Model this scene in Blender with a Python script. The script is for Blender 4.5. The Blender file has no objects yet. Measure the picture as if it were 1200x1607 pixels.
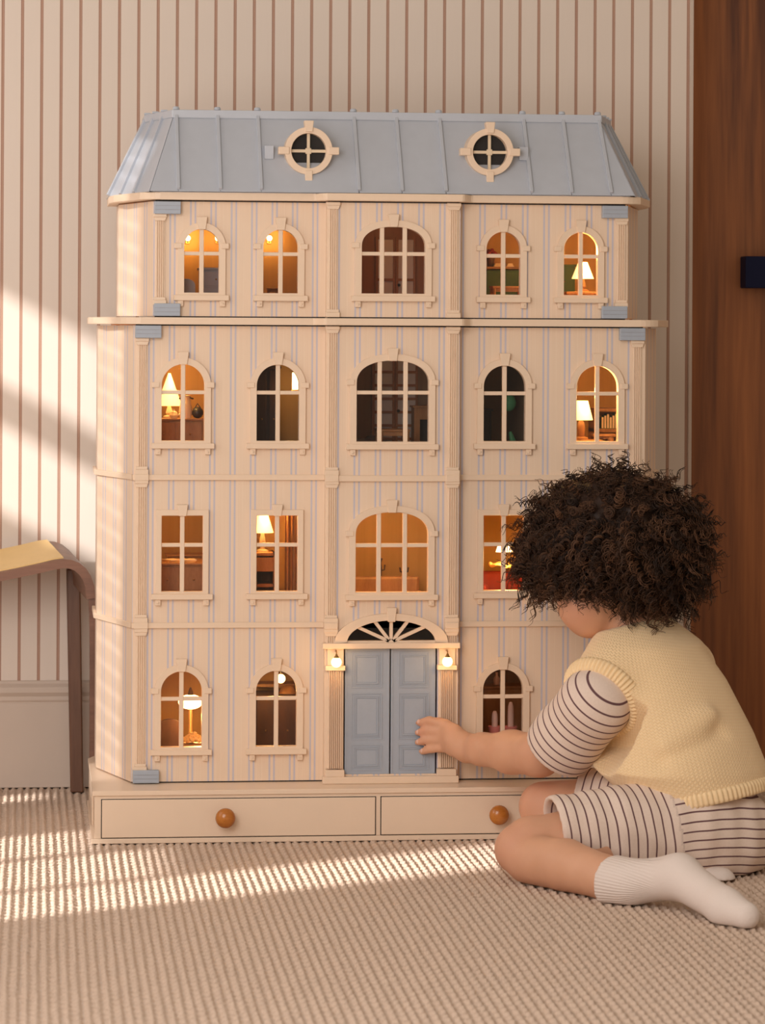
import bpy, bmesh, math, random
import numpy as np
from mathutils import Vector, Matrix
from mathutils.geometry import tessellate_polygon

random.seed(7); rng = np.random.default_rng(7)
SC = bpy.context.scene
COL = SC.collection

# ------------------------------------------------------------------ camera
FPX, HOR, ROLL, HCAM = 5000.0, 515.0, 0.0055, 0.90      # focal length in px of the 1200x1607 frame
TH = math.atan(550 / FPX)
DC = FPX / 900.0
cF = np.array([math.sin(TH), math.cos(TH), 0.0]); cR0 = np.array([math.cos(TH), -math.sin(TH), 0.0]); cU0 = np.array([0, 0, 1.0])
cR = cR0 * math.cos(ROLL) + cU0 * math.sin(ROLL); cU = -cR0 * math.sin(ROLL) + cU0 * math.cos(ROLL)
cC = -DC * cF + np.array([0, 0, HCAM])
cd = bpy.data.cameras.new('camera'); cam = bpy.data.objects.new('camera', cd); COL.objects.link(cam)
cd.sensor_fit = 'VERTICAL'; cd.sensor_height = 36.0; cd.sensor_width = 36.0
cd.lens = FPX * 36.0 / 1607.0; cd.shift_y = (HOR - 803.5) / 1607.0
cd.clip_start = 0.05; cd.clip_end = 100
M = Matrix.Identity(4)
for i in range(3):
    M[i][0], M[i][1], M[i][2], M[i][3] = cR[i], cU[i], -cF[i], cC[i]
cam.matrix_world = M
cd.dof.use_dof = True; cd.dof.focus_distance = 5.62; cd.dof.aperture_fstop = 9.0
SC.camera = cam

def at(u, v, Y):
    """world point on the plane at depth Y that is seen at pixel (u, v)"""
    r = cF + cR * (u - 600) / FPX - cU * (v - HOR) / FPX
    return cC + r * ((Y - cC[1]) / r[1])

# ------------------------------------------------------------------ light
SC.view_settings.view_transform = 'Standard'; SC.view_settings.look = 'None'
SC.view_settings.exposure = 0.0; SC.view_settings.gamma = 1.0; SC.view_settings.use_curve_mapping = False
W = bpy.data.worlds.new('World'); SC.world = W; W.use_nodes = True
bg = W.node_tree.nodes['Background']; bg.inputs[0].default_value = (1.0, 0.80, 0.61, 1); bg.inputs[1].default_value = 0.39
sl = bpy.data.lights.new('sun', 'SUN'); sun = bpy.data.objects.new('sun', sl); COL.objects.link(sun)
sl.energy = 6.4; sl.color = (1.0, 0.965, 0.93); sl.angle = math.radians(2.0)
SUN = Vector((1.0, 0.5, -0.53)).normalized()
sun.rotation_euler = SUN.to_track_quat('-Z', 'Y').to_euler(); sun.location = (-3, -1.5, 2.5)
al = bpy.data.lights.new('left_fill_light', 'AREA'); wl = bpy.data.objects.new('left_fill_light', al); COL.objects.link(wl)
al.shape = 'RECTANGLE'; al.size = 2.2; al.size_y = 1.7; al.energy = 76; al.color = (1.0, 0.95, 0.91)  # added fill lamp from the left; the wall has no opening behind it
wl.location = (-1.50, -2.7, 1.35)
wl.rotation_euler = (Vector((0.1, 0.1, 0.55)) - Vector(wl.location)).to_track_quat('-Z', 'Y').to_euler()

ak = bpy.data.lights.new('side_fill_light', 'AREA'); wk_ = bpy.data.objects.new('side_fill_light', ak); COL.objects.link(wk_)
ak.shape = 'RECTANGLE'; ak.size = 1.3; ak.size_y = 1.5; ak.energy = 9.5; ak.color = (1.0, 0.96, 0.92)      # added fill for the side window's sky light; lifts the canted corners
wk_.location = (-1.56, -.35, 1.15); wk_.rotation_euler = Vector((1, .12, -.12)).to_track_quat('-Z', 'Y').to_euler()

# ------------------------------------------------------------------ node helpers
class NT:
    def __init__(s, m): s.t = m.node_tree; s.n = s.t.nodes
    def new(s, ty, **kw):
        n = s.n.new(ty)
        for k, v in kw.items(): setattr(n, k, v)
        return n
    def link(s, a, b): s.t.links.new(a, b)
    def val(s, sock, v):
        if hasattr(v, 'is_output'): s.link(v, sock)
        else: sock.default_value = v
    def math(s, op, a, b=None, c=None, clamp=False):
        n = s.new('ShaderNodeMath', operation=op); n.use_clamp = clamp
        s.val(n.inputs[0], a)
        if b is not None: s.val(n.inputs[1], b)
        if c is not None: s.val(n.inputs[2], c)
        return n.outputs[0]
    def mix(s, fac, a, b):
        n = s.new('ShaderNodeMix', data_type='RGBA'); s.val(n.inputs[0], fac); s.val(n.inputs[6], a); s.val(n.inputs[7], b)
        return n.outputs[2]
    def attr(s, name): return s.new('ShaderNodeAttribute', attribute_name=name).outputs['Fac']
    def obj(s): return s.new('ShaderNodeTexCoord').outputs['Object']
    def geo(s): return s.new('ShaderNodeNewGeometry').outputs['Position']
    def sep(s, v): n = s.new('ShaderNodeSeparateXYZ'); s.link(v, n.inputs[0]); return n.outputs
    def comb(s, x, y, z):
        n = s.new('ShaderNodeCombineXYZ')
        for i, q in enumerate((x, y, z)): s.val(n.inputs[i], q)
        return n.outputs[0]
    def noise(s, vec, scale, detail=3.0, rough=.5):
        n = s.new('ShaderNodeTexNoise'); n.inputs['Scale'].default_value = scale; n.inputs['Detail'].default_value = detail
        n.inputs['Roughness'].default_value = rough
        if vec is not None: s.link(vec, n.inputs['Vector'])
        return n.outputs['Fac']
    def stripe(s, x, pitch, phase, half, soft):
        """1 inside a line of half-width 'half' repeated every 'pitch'"""
        t = s.math('DIVIDE', s.math('SUBTRACT', x, phase), pitch)
        fr = s.math('SUBTRACT', t, s.math('ROUND', t))
        dist = s.math('MULTIPLY', s.math('ABSOLUTE', fr), pitch)
        return s.math('SUBTRACT', 1.0, s.math('DIVIDE', s.math('SUBTRACT', dist, half - soft), 2 * soft), clamp=True)
    def bump(s, h, strength, dist=.001, normal=None):
        n = s.new('ShaderNodeBump'); n.inputs['Strength'].default_value = strength; n.inputs['Distance'].default_value = dist
        s.link(h, n.inputs['Height'])
        if normal is not None: s.link(normal, n.inputs['Normal'])
        return n.outputs[0]

def mat(name, col=(.8, .8, .8), rough=.5, metal=0, emis=None, estr=0, spec=.5, sss=0):
    m = bpy.data.materials.new(name); m.use_nodes = True
    b = m.node_tree.nodes['Principled BSDF']
    b.inputs['Base Color'].default_value = (*col, 1); b.inputs['Roughness'].default_value = rough
    b.inputs['Metallic'].default_value = metal; b.inputs['Specular IOR Level'].default_value = spec
    if emis: b.inputs['Emission Color'].default_value = (*emis, 1); b.inputs['Emission Strength'].default_value = estr
    if sss:
        b.inputs['Subsurface Weight'].default_value = sss; b.inputs['Subsurface Radius'].default_value = (.010, .004, .002)
        b.inputs['Subsurface Scale'].default_value = 1.0
    m['b'] = 1
    return m
def bs(m): return m.node_tree.nodes['Principled BSDF']

def grainy(name, col, rough=.5, amount=.05, scale=60, bumpk=.1, stretch=(1, 1, 1)):
    """paint, plastic or plaster with a little uneven tone"""
    m = mat(name, col, rough); t = NT(m)
    mp = t.new('ShaderNodeMapping'); mp.inputs['Scale'].default_value = stretch; t.link(t.obj(), mp.inputs[0])
    f = t.noise(mp.outputs[0], scale, 4)
    t.link(t.mix(f, (*[c * (1 - amount) for c in col], 1), (*[min(1, c * (1 + amount)) for c in col], 1)), bs(m).inputs['Base Color'])
    if bumpk: t.link(t.bump(f, bumpk, .0006), bs(m).inputs['Normal'])
    return m

def wood(name, c1, c2, rough=.45, scale=14, stretch=(1, 1, .06), bumpk=.08):
    m = mat(name, c1, rough); t = NT(m)
    mp = t.new('ShaderNodeMapping'); mp.inputs['Scale'].default_value = stretch; t.link(t.obj(), mp.inputs[0])
    f = t.noise(mp.outputs[0], scale, 6, .62); g = t.noise(mp.outputs[0], scale * 9, 3)
    f2 = t.math('ADD', t.math('MULTIPLY', f, .75), t.math('MULTIPLY', g, .25))
    r = t.new('ShaderNodeValToRGB'); r.color_ramp.elements[0].position = .36; r.color_ramp.elements[1].position = .66
    r.color_ramp.elements[0].color = (*c1, 1); r.color_ramp.elements[1].color = (*c2, 1)
    t.link(f2, r.inputs[0]); t.link(r.outputs[0], bs(m).inputs['Base Color'])
    t.link(t.bump(f2, bumpk, .001), bs(m).inputs['Normal'])
    return m

# ------------------------------------------------------------------ materials
MT = {}
CREAM = (.80, .615, .455)
MT['cream'] = grainy('cream_plastic', CREAM, .42, .03, 90, .06)
MT['cream_base'] = grainy('cream_lacquer', (.79, .62, .47), .33, .02, 25, .02)
MT['blue'] = grainy('grey_blue_plastic', (.37, .41, .475), .42, .05, 120, .08)
MT['blue_roof'] = grainy('grey_blue_roof', (.475, .505, .565), .42, .05, 45, .08)
MT['brass'] = mat('aged_brass', (.35, .2, .07), .35, .9)
MT['knob'] = wood('honey_wood', (.36, .115, .016), (.52, .19, .035), .22, 60, (.25, 1, 1), .02)
MT['globe'] = mat('lit_globe', (1, .8, .5), .4, emis=(1, .64, .27), estr=3.6)
MT['dark'] = mat('shade_black', (.012, .009, .008), .8)  # black painted as shade in gaps and behind the attic panes

def house_paint():
    """cream panels with printed pairs of blue lines and fine vertical grooves"""
    m = mat('striped_house_paint', CREAM, .5); t = NT(m); x = t.attr('run')
    P = .0377; ph = .0
    blue = t.math('MAXIMUM', t.stripe(x, P, ph - .0042, .00155, .0005), t.stripe(x, P, ph + .0042, .00155, .0005))
    gro = t.math('MAXIMUM', t.stripe(x, P, P / 2, .0005, .0004), t.stripe(x, P, .0098, .0004, .0003))
    n = t.noise(t.comb(t.math('MULTIPLY', x, 400.0), 0.0, t.sep(t.obj())[2]), 3.0, 3)
    c0 = t.mix(n, (.76, .575, .42, 1), (.83, .645, .485, 1))
    c1 = t.mix(t.math('MULTIPLY', gro, .35), c0, (.88, .72, .57, 1))
    t.link(t.mix(t.math('MULTIPLY', blue, .8), c1, (.47, .475, .60, 1)), bs(m).inputs['Base Color'])
    t.link(t.bump(t.math('ADD', gro, t.math('MULTIPLY', n, .3)), .25, .0005), bs(m).inputs['Normal'])
    return m
MT['paint'] = house_paint()

def wallpaper():
    m = mat('striped_wallpaper', (.7, .6, .5), .75); t = NT(m); p = t.sep(t.geo()); x = p[0]
    P = .03775; ph = -.6665
    wide = t.stripe(x, P, ph, .0029, .0006); core = t.stripe(x, P, ph + .0003, .0006, .0005)
    ton = t.noise(t.comb(t.math('MULTIPLY', x, 30.0), 0.0, t.math('MULTIPLY', p[2], 6.0)), 3.0, 3)
    lin = t.mix(ton, (.26, .105, .06, 1), (.42, .20, .125, 1))
    lin = t.mix(core, lin, (.56, .36, .26, 1))
    halo = t.stripe(x, P, ph, .0052, .0012)
    n = t.noise(t.comb(t.math('MULTIPLY', x, 300.0), 0.0, t.math('MULTIPLY', p[2], 6.0)), 2.0, 3)
    base = t.mix(n, (.76, .655, .57, 1), (.79, .685, .60, 1))
    base = t.mix(t.math('MULTIPLY', halo, .4), base, (.80, .68, .58, 1))
    t.link(t.mix(t.math('MULTIPLY', wide, .9), base, lin), bs(m).inputs['Base Color'])
    return m
MT['wallpaper'] = wallpaper()
MT['dado'] = grainy('greige_paint', (.60, .49, .41), .55, .03, 20, .03)
MT['doorwood'] = wood('dark_door_wood', (.10, .028, .008), (.46, .158, .042), .5, 9, (1, 1, .05), .06)
MT['navy'] = mat('navy_lacquer', (.006, .008, .032), .6, spec=.15)
MT['walnut'] = wood('walnut', (.115, .05, .028), (.215, .10, .055), .42, 22, (1, 1, .08), .05)
MT['walnut_h'] = wood('walnut_bent', (.15, .066, .04), (.27, .13, .08), .42, 22, (.08, 1, 1), .05)
MT['tan'] = grainy('tan_seat', (.80, .56, .235), .5, .06, 30, .06)
MT['carpet'] = None
# inside the doll's house
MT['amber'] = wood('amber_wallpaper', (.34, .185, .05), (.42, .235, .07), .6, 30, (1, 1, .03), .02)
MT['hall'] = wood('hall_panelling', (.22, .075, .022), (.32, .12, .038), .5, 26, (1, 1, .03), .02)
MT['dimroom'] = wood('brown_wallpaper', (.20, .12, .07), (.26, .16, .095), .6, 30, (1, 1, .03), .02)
MT['boards'] = wood('room_floor_boards', (.30, .14, .05), (.42, .22, .09), .5, 30, (.1, 1, 1), .03)
MT['mini_wood'] = wood('mini_oak', (.23, .10, .03), (.36, .175, .06), .5, 60, (1, 1, .2), .02)
MT['mini_dark'] = wood('mini_mahogany', (.03, .011, .005), (.07, .026, .011), .45, 60, (1, 1, .2), .02)
MT['mini_black'] = mat('mini_black', (.012, .01, .01), .5)
MT['mini_cream'] = grainy('mini_cream', (.75, .6, .42), .5, .05, 80, .02)
MT['mini_grey'] = grainy('mini_grey', (.32, .31, .33), .6, .05, 90, .03)
MT['mini_green'] = grainy('mini_green', (.028, .070, .030), .7, .2, 120, .1)
MT['mini_leaf'] = grainy('mini_leaf', (.06, .30, .13), .6, .2, 120, .05)
MT['mini_red'] = grainy('mini_red', (.26, .020, .012), .7, .2, 120, .1)
MT['mini_pink'] = grainy('mini_pink', (.75, .23, .19), .55, .06, 120, .05)
MT['mini_blush'] = grainy('mini_blush', (.78, .52, .42), .6, .06, 120, .05)
MT['mini_straw'] = grainy('mini_straw', (.75, .45, .15), .8, .3, 300, .4)
MT['shade'] = mat('lit_shade', (.95, .8, .55), .6, emis=(1, .66, .27), estr=1.15)
MT['bulb'] = mat('lit_bulb', (1, .85, .6), .4, emis=(1, .68, .30), estr=4.5)
MT['paneglow'] = grainy('frosted_pane', (.55, .48, .44), .4, .05, 60, .02)

def glass(name, gl=.05, tint=(1, 1, 1)):
    m = bpy.data.materials.new(name); m.use_nodes = True; t = NT(m); t.n.clear()
    o = t.new('ShaderNodeOutputMaterial'); mx = t.new('ShaderNodeMixShader'); mx.inputs[0].default_value = gl
    a = t.new('ShaderNodeBsdfTransparent'); a.inputs[0].default_value = (*tint, 1); b = t.new('ShaderNodeBsdfGlossy'); b.inputs['Roughness'].default_value = .03
    t.link(a.outputs[0], mx.inputs[1]); t.link(b.outputs[0], mx.inputs[2]); t.link(mx.outputs[0], o.inputs[0])
    return m
MT['glass'] = glass('clear_pane', .02)
MT['glass_roof'] = glass('attic_pane', .015)

# ------------------------------------------------------------------ object helpers
ORG = {}
def link(name, me, parent=None, m=None, loc=None):
    o = bpy.data.objects.new(name, me); COL.objects.link(o)
    if m is not None and me is not None and not me.materials: me.materials.append(MT[m] if isinstance(m, str) else m)
    if parent is not None: o.parent = parent
    if loc is not None: o.location = loc
    ORG[o.name] = Vector(loc or (0, 0, 0)) + (ORG[parent.name] if parent is not None else Vector((0, 0, 0)))
    return o
def tag(o, label=None, cat=None, group=None, kind=None):
    if label: o['label'] = label
    if cat: o['category'] = cat
    if group: o['group'] = group
    if kind: o['kind'] = kind
    return o
def root(name, loc, label, cat, group=None, rz=0):
    o = bpy.data.objects.new(name, None); COL.objects.link(o); o.location = loc; o.rotation_euler = (0, 0, rz)
    o.empty_display_size = .05; ORG[o.name] = Vector(loc)
    return tag(o, label, cat, group)

class MB:
    """collects shapes; build() links them as one mesh object"""
    def __init__(s): s.v = []; s.f = []; s.run = None
    def add(s, vs, fs):
        b = len(s.v); s.v += [tuple(map(float, p)) for p in vs]; s.f += [tuple(b + i for i in f) for f in fs]; return s
    def box(s, x0, x1, y0, y1, z0, z1):
        v = [(x, y, z) for x in (x0, x1) for y in (y0, y1) for z in (z0, z1)]
        return s.add(v, [(0, 1, 3, 2), (4, 6, 7, 5), (0, 4, 5, 1), (2, 3, 7, 6), (0, 2, 6, 4), (1, 5, 7, 3)])
    def prism(s, poly, a0, a1, axis='y'):
        """2-D polygon swept along an axis: y -> (x,z), z -> (x,y), x -> (y,z)"""
        def P(p, a): return {'y': (p[0], a, p[1]), 'z': (p[0], p[1], a), 'x': (a, p[0], p[1])}[axis]
        n = len(poly); v = [P(p, a0) for p in poly] + [P(p, a1) for p in poly]
        tri = tessellate_polygon([[Vector((p[0], p[1], 0)) for p in poly]])
        f = [tuple(t) for t in tri] + [tuple(n + i for i in reversed(t)) for t in tri]
        f += [(i, (i + 1) % n, n + (i + 1) % n, n + i) for i in range(n)]
        return s.add(v, f)
    def plate(s, outer, holes, y0, y1):
        """plate in xz with holes, thick from y0 to y1"""
        loops = [outer] + holes; pts = [p for l in loops for p in l]; n = len(pts)
        tri = tessellate_polygon([[Vector((p[0], p[1], 0)) for p in l] for l in loops])
        v = [(p[0], y0, p[1]) for p in pts] + [(p[0], y1, p[1]) for p in pts]
        f = [tuple(t) for t in tri] + [tuple(n + i for i in reversed(t)) for t in tri]
        b = 0
        for l in loops:
            k = len(l); f += [(b + i, b + (i + 1) % k, n + b + (i + 1) % k, n + b + i) for i in range(k)]; b += k
        return s.add(v, f)
    def loft(s, rings, cap=True):
        k = len(rings[0]); v = [p for r in rings for p in r]; f = []
        for j in range(len(rings) - 1):
            for i in range(k):
                a, b = j * k + i, j * k + (i + 1) % k; f.append((a, b, b + k, a + k))
        if cap: f.append(tuple(reversed(range(k)))); f.append(tuple((len(rings) - 1) * k + i for i in range(k)))
        return s.add(v, f)
    def lathe(s, prof, c, n=20, axis='z'):
        """profile of (radius, height) pairs around a vertical (or y) axis through c"""
        rings = []
        for r, h in prof:
            ring = []
            for i in range(n):
                a = 2 * math.pi * i / n; x, y = r * math.cos(a), r * math.sin(a)
                ring.append((c[0] + x, c[1] + y, c[2] + h) if axis == 'z' else (c[0] + x, c[1] + h, c[2] - y))
            rings.append(ring)
        return s.loft(rings)
    def tube(s, pts, r, n=8):
        pts = [Vector(p) for p in pts]; rings = []
        for i, p in enumerate(pts):
            d = (pts[min(i + 1, len(pts) - 1)] - pts[max(i - 1, 0)]).normalized()
            a = d.orthogonal().normalized() if i == 0 else (a - d * a.dot(d)).normalized()
            b = d.cross(a); rr = r[i] if isinstance(r, (list, tuple)) else r
            rings.append([tuple(p + a * (rr * math.cos(2 * math.pi * k / n)) + b * (rr * math.sin(2 * math.pi * k / n))) for k in range(n)])
        return s.loft(rings)
    def ball(s, c, rx, ry=None, rz=None, n=16, m=10):
        ry = ry or rx; rz = rz or rx; rings = []
        for j in range(m + 1):
            a = -math.pi / 2 + math.pi * (j + (.06 if j == 0 else -.06 if j == m else 0)) / m
            rings.append([(c[0] + rx * math.cos(a) * math.cos(2 * math.pi * i / n), c[1] + ry * math.cos(a) * math.sin(2 * math.pi * i / n), c[2] + rz * math.sin(a)) for i in range(n)])
        return s.loft(rings)
    def mesh(s, name, org=Vector((0, 0, 0)), smooth=False):
        me = bpy.data.meshes.new(name)
        me.from_pydata([(p[0] - org[0], p[1] - org[1], p[2] - org[2]) for p in s.v], [], s.f)
        if s.run is not None:
            a = me.attributes.new('run', 'FLOAT', 'POINT'); a.data.foreach_set('value', [s.run(p) for p in s.v])
        bm = bmesh.new(); bm.from_mesh(me); bmesh.ops.recalc_face_normals(bm, faces=bm.faces); bm.to_mesh(me); bm.free()
        if smooth: me.polygons.foreach_set('use_smooth', [True] * len(me.polygons))
        return me
    def build(s, name, m, parent=None, smooth=False, bevel=0, loc=None, label=None):
        org = ORG[parent.name] if parent is not None else Vector((0, 0, 0))
        if loc is not None: org = Vector(loc)
        o = link(name, s.mesh(name, org, smooth), parent, m, loc if parent is None else None)
        if bevel:
            b = o.modifiers.new('bevel', 'BEVEL'); b.width = bevel; b.segments = 2; b.limit_method = 'ANGLE'; b.angle_limit = .6
        if smooth:
            w = o.modifiers.new('norm', 'EDGE_SPLIT'); w.split_angle = .7
        if label: o['label'] = label
        return o

def struct(o): o['kind'] = 'structure'; return o

# ================================================================== the room
WY = .74                                   # face of the back wall
DOORX = .70                                # where the wallpapered wall ends
back = MB().box(-1.64, DOORX, WY, WY + .12, 0, 2.5).build('wall_back', 'wallpaper'); struct(back)
w2 = MB().box(DOORX + .98, 2.3, WY, WY + .12, 0, 2.5).build('wall_back_far', 'wallpaper'); struct(w2)
w3 = MB().box(DOORX, DOORX + .98, WY, WY + .12, 2.15, 2.5).build('wall_over_door', 'wallpaper'); struct(w3)
dr = MB().box(DOORX - .05, DOORX + 1.03, WY + .17, WY + .21, 0, 2.2).build('door_1', 'doorwood'); struct(dr)
MB().box(.838, .92, .855, .905, .986, 1.051).build('handle', 'navy', dr, bevel=.002, label='navy blue square block handle on the dark wooden door')
MB().lathe([(.011, 0), (.011, .012)], (.882, .9045, 1.018), 12, 'y').build('handle_stem', 'brass', dr, True)
fl = MB().box(-1.7, 2.4, -3.4, WY + .3, -.03, -.004).build('floor', 'dado'); struct(fl)
bb = MB()
bb.prism([(WY, .0), (WY - .012, .0), (WY - .012, .163), (WY - .009, .166), (WY - .012, .170), (WY - .012, .178), (WY - .017, .186),
          (WY - .017, .196), (WY - .008, .203), (WY - .008, .208), (WY, .208)], -1.6, DOORX, 'x')
struct(bb.build('baseboard_back', 'dado', bevel=.0012))
struct(MB().box(DOORX - .004, DOORX + .003, WY - .004, WY + .12, 0, 2.5).build('trim_1', 'dado', bevel=.001))
# the unseen left wall; its openings are shaped to throw the sun patches
LX = -1.62
holes = [[(-1.155, .25), (-.925, .25), (-.925, 1.02), (-1.155, 1.02)], [(-.60, .25), (-.36, .25), (-.36, .60), (-.60, .60)],
         [(-.90, .25), (-.63, .25), (-.63, .66), (-.90, .66)],
         [(.06, 1.045), (.50, 1.045), (.50, 1.222), (.06, 1.222)], [(.06, 1.296), (.50, 1.296), (.50, 1.48), (.06, 1.48)],
         [(.05, .36), (.14, .36), (.14, .56), (.05, .56)]]
for k in range(30):                        # added unseen slots that thin the sun on the canted corners
    z = .665 + k * .041; holes.append([(-.405, z), (-.17, z), (-.17, z + .022), (-.405, z + .022)])
lw = MB(); outer = [(-3.6, 0), (WY + .1, 0), (WY + .1, 3.3), (-3.6, 3.3)]
lw.plate(outer, holes, 0, .02)
lw.v = [(LX - y, x, z) for x, y, z in lw.v]
struct(lw.build('wall_left', 'dado'))

# ------------------------------------------------------------------ carpet: braided ribs as real relief
def carpet():
    p = .0137; x0, x1, y0, y1 = -.86, 1.06, -1.62, WY - .012
    nx = int((x1 - x0) / (p / 5.5)); ny = int((y1 - y0) / .0036)
    X = np.linspace(x0, x1, nx)[None, :].repeat(ny, 0); Y = np.linspace(y0, y1, ny)[:, None].repeat(nx, 1)
    wob = .0004 * np.sin(Y * 17 + np.floor(X / p) * 1.7) + .0015 * np.sin(Y * 3 + X * 2)
    t = (X + wob) / p; k = np.floor(t); fr = t - k - .5
    rib = np.clip(1 - np.abs(2 * fr) ** 2.4, 0, 1) ** .8
    ph = np.abs(fr) * 1.5 + (k * .37 % 1) + .15 * np.sin(Y * 40 + k * 2.1)
    st = np.abs(np.sin(np.pi * (Y / .0270 - ph))) ** .6
    Z = -.0074 + .0018 * rib + .0072 * st * (.35 + .65 * rib) + .0006 * rng.standard_normal(X.shape)
    v = np.stack([X, Y, Z], -1).reshape(-1, 3).astype(np.float32)
    i = (np.arange(ny - 1)[:, None] * nx + np.arange(nx - 1)[None, :]).reshape(-1)
    q = np.stack([i, i + 1, i + nx + 1, i + nx], 1).astype(np.int32)
    me = quadmesh('carpet', v, q)
    h = me.attributes.new('h', 'FLOAT', 'POINT'); h.data.foreach_set('value', st.reshape(-1).astype(np.float32))
    m = mat('braided_wool', (.6, .45, .35), .95, spec=.1); t_ = NT(m); n = t_.noise(t_.geo(), 420, 3, .7); n2 = t_.noise(t_.geo(), 14, 3)
    c = t_.mix(n, (.52, .385, .295, 1), (.74, .59, .475, 1)); c = t_.mix(t_.math('MULTIPLY', n2, .3), c, (.58, .44, .35, 1))
    t_.link(c, bs(m).inputs['Base Color']); t_.link(t_.bump(n, .6, .0012), bs(m).inputs['Normal'])
    o = link('carpet', me, None, m)
    tag(o, 'beige braided wool carpet with raised ribs covering the floor', 'carpet', kind='stuff')
def quadmesh(name, v, q, smooth=True):
    me = bpy.data.meshes.new(name); me.vertices.add(len(v)); me.vertices.foreach_set('co', np.ascontiguousarray(v, dtype=np.float32).reshape(-1))
    k = q.shape[1]
    me.loops.add(q.size); me.loops.foreach_set('vertex_index', np.ascontiguousarray(q, dtype=np.int32).reshape(-1))
    me.polygons.add(len(q)); me.polygons.foreach_set('loop_start', np.arange(0, q.size, k, dtype=np.int32))
    try: me.polygons.foreach_set('loop_total', np.full(len(q), k, dtype=np.int32))
    except Exception: pass
    me.update(calc_edges=True)
    if smooth: me.polygons.foreach_set('use_smooth', np.ones(len(q), dtype=bool))
    return me
carpet()
# ================================================================== the doll's house
XC = .0315
HW, CXW = .460, .518            # lower storeys: half width of the front, half width behind the canted corners
HW4, CX4 = .427, .482           # top storey
YF, YB, YS, YK = .135, .110, .330, .480   # wing front, bay front, end of canted corner, back
BAY = .1195
H = root('dollhouse', (XC, .27, 0), 'tall cream and pale blue striped dollhouse with mansard roof and lit windows', 'dollhouse')
HO = ORG[H.name]

# ---- plinth with drawers
b = MB(); bx0, bx1, by0, by1 = XC - .526, XC + .526, .045, .50
b.prism([(bx0, by0), (bx1, by0), (bx1, by1 - .03), (bx1 - .01, by1), (bx0 + .01, by1), (bx0, by1 - .03)], .0086, .083, 'z')
base = b.build('plinth', 'cream_base', H, bevel=.001)
b = MB(); o_ = .004
b.prism([(bx0 - o_, by0 - o_), (bx1 + o_, by0 - o_), (bx1 + o_, by1 - .03), (bx1 - .008, by1 + o_), (bx0 + .008, by1 + o_), (bx0 - o_, by1 - .03)], .083, .0915, 'z')
b.build('plinth_top', 'cream_base', base, bevel=.0015)
b = MB(); o_ = .005
b.prism([(bx0 - o_, by0 - o_), (bx1 + o_, by0 - o_), (bx1 + o_, by1), (bx0 - o_, by1)], 0, .0085, 'z')
b.build('plinth_foot', 'cream_base', base, bevel=.001)
for sx in (-1, 1):          # moulded panel on each end
    e = bx0 if sx < 0 else bx1
    MB().box(min(e, e + sx * .003), max(e, e + sx * .003), .12, .44, .02, .072).build('end_panel', 'cream_base', base, bevel=.002)
for (x0, x1, kx) in ((-.4816, -.0035, -.268), (.0075, .546, .213)):
    MB().box(x0 - .0016, x1 + .0016, by0 - .0006, by0 + .002, .0088, .0772).build('drawer_gap', 'dark', base)
    d = MB().box(x0, x1, by0 - .0022, by0 + .004, .0100, .0760).build('drawer', 'cream_base', base, bevel=.0008)
    d.parent = H
    k = MB(); c = (kx, by0 - .002, .0455)
    k.lathe([(.006, 0), (.006, -.008), (.011, -.011), (.0158, -.017), (.0175, -.023), (.0165, -.029), (.012, -.034), (.005, -.0362), (.0006, -.0366)], c, 28, 'y')
    k.build('knob', 'knob', d, True, label='round honey-coloured wooden knob')

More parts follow.
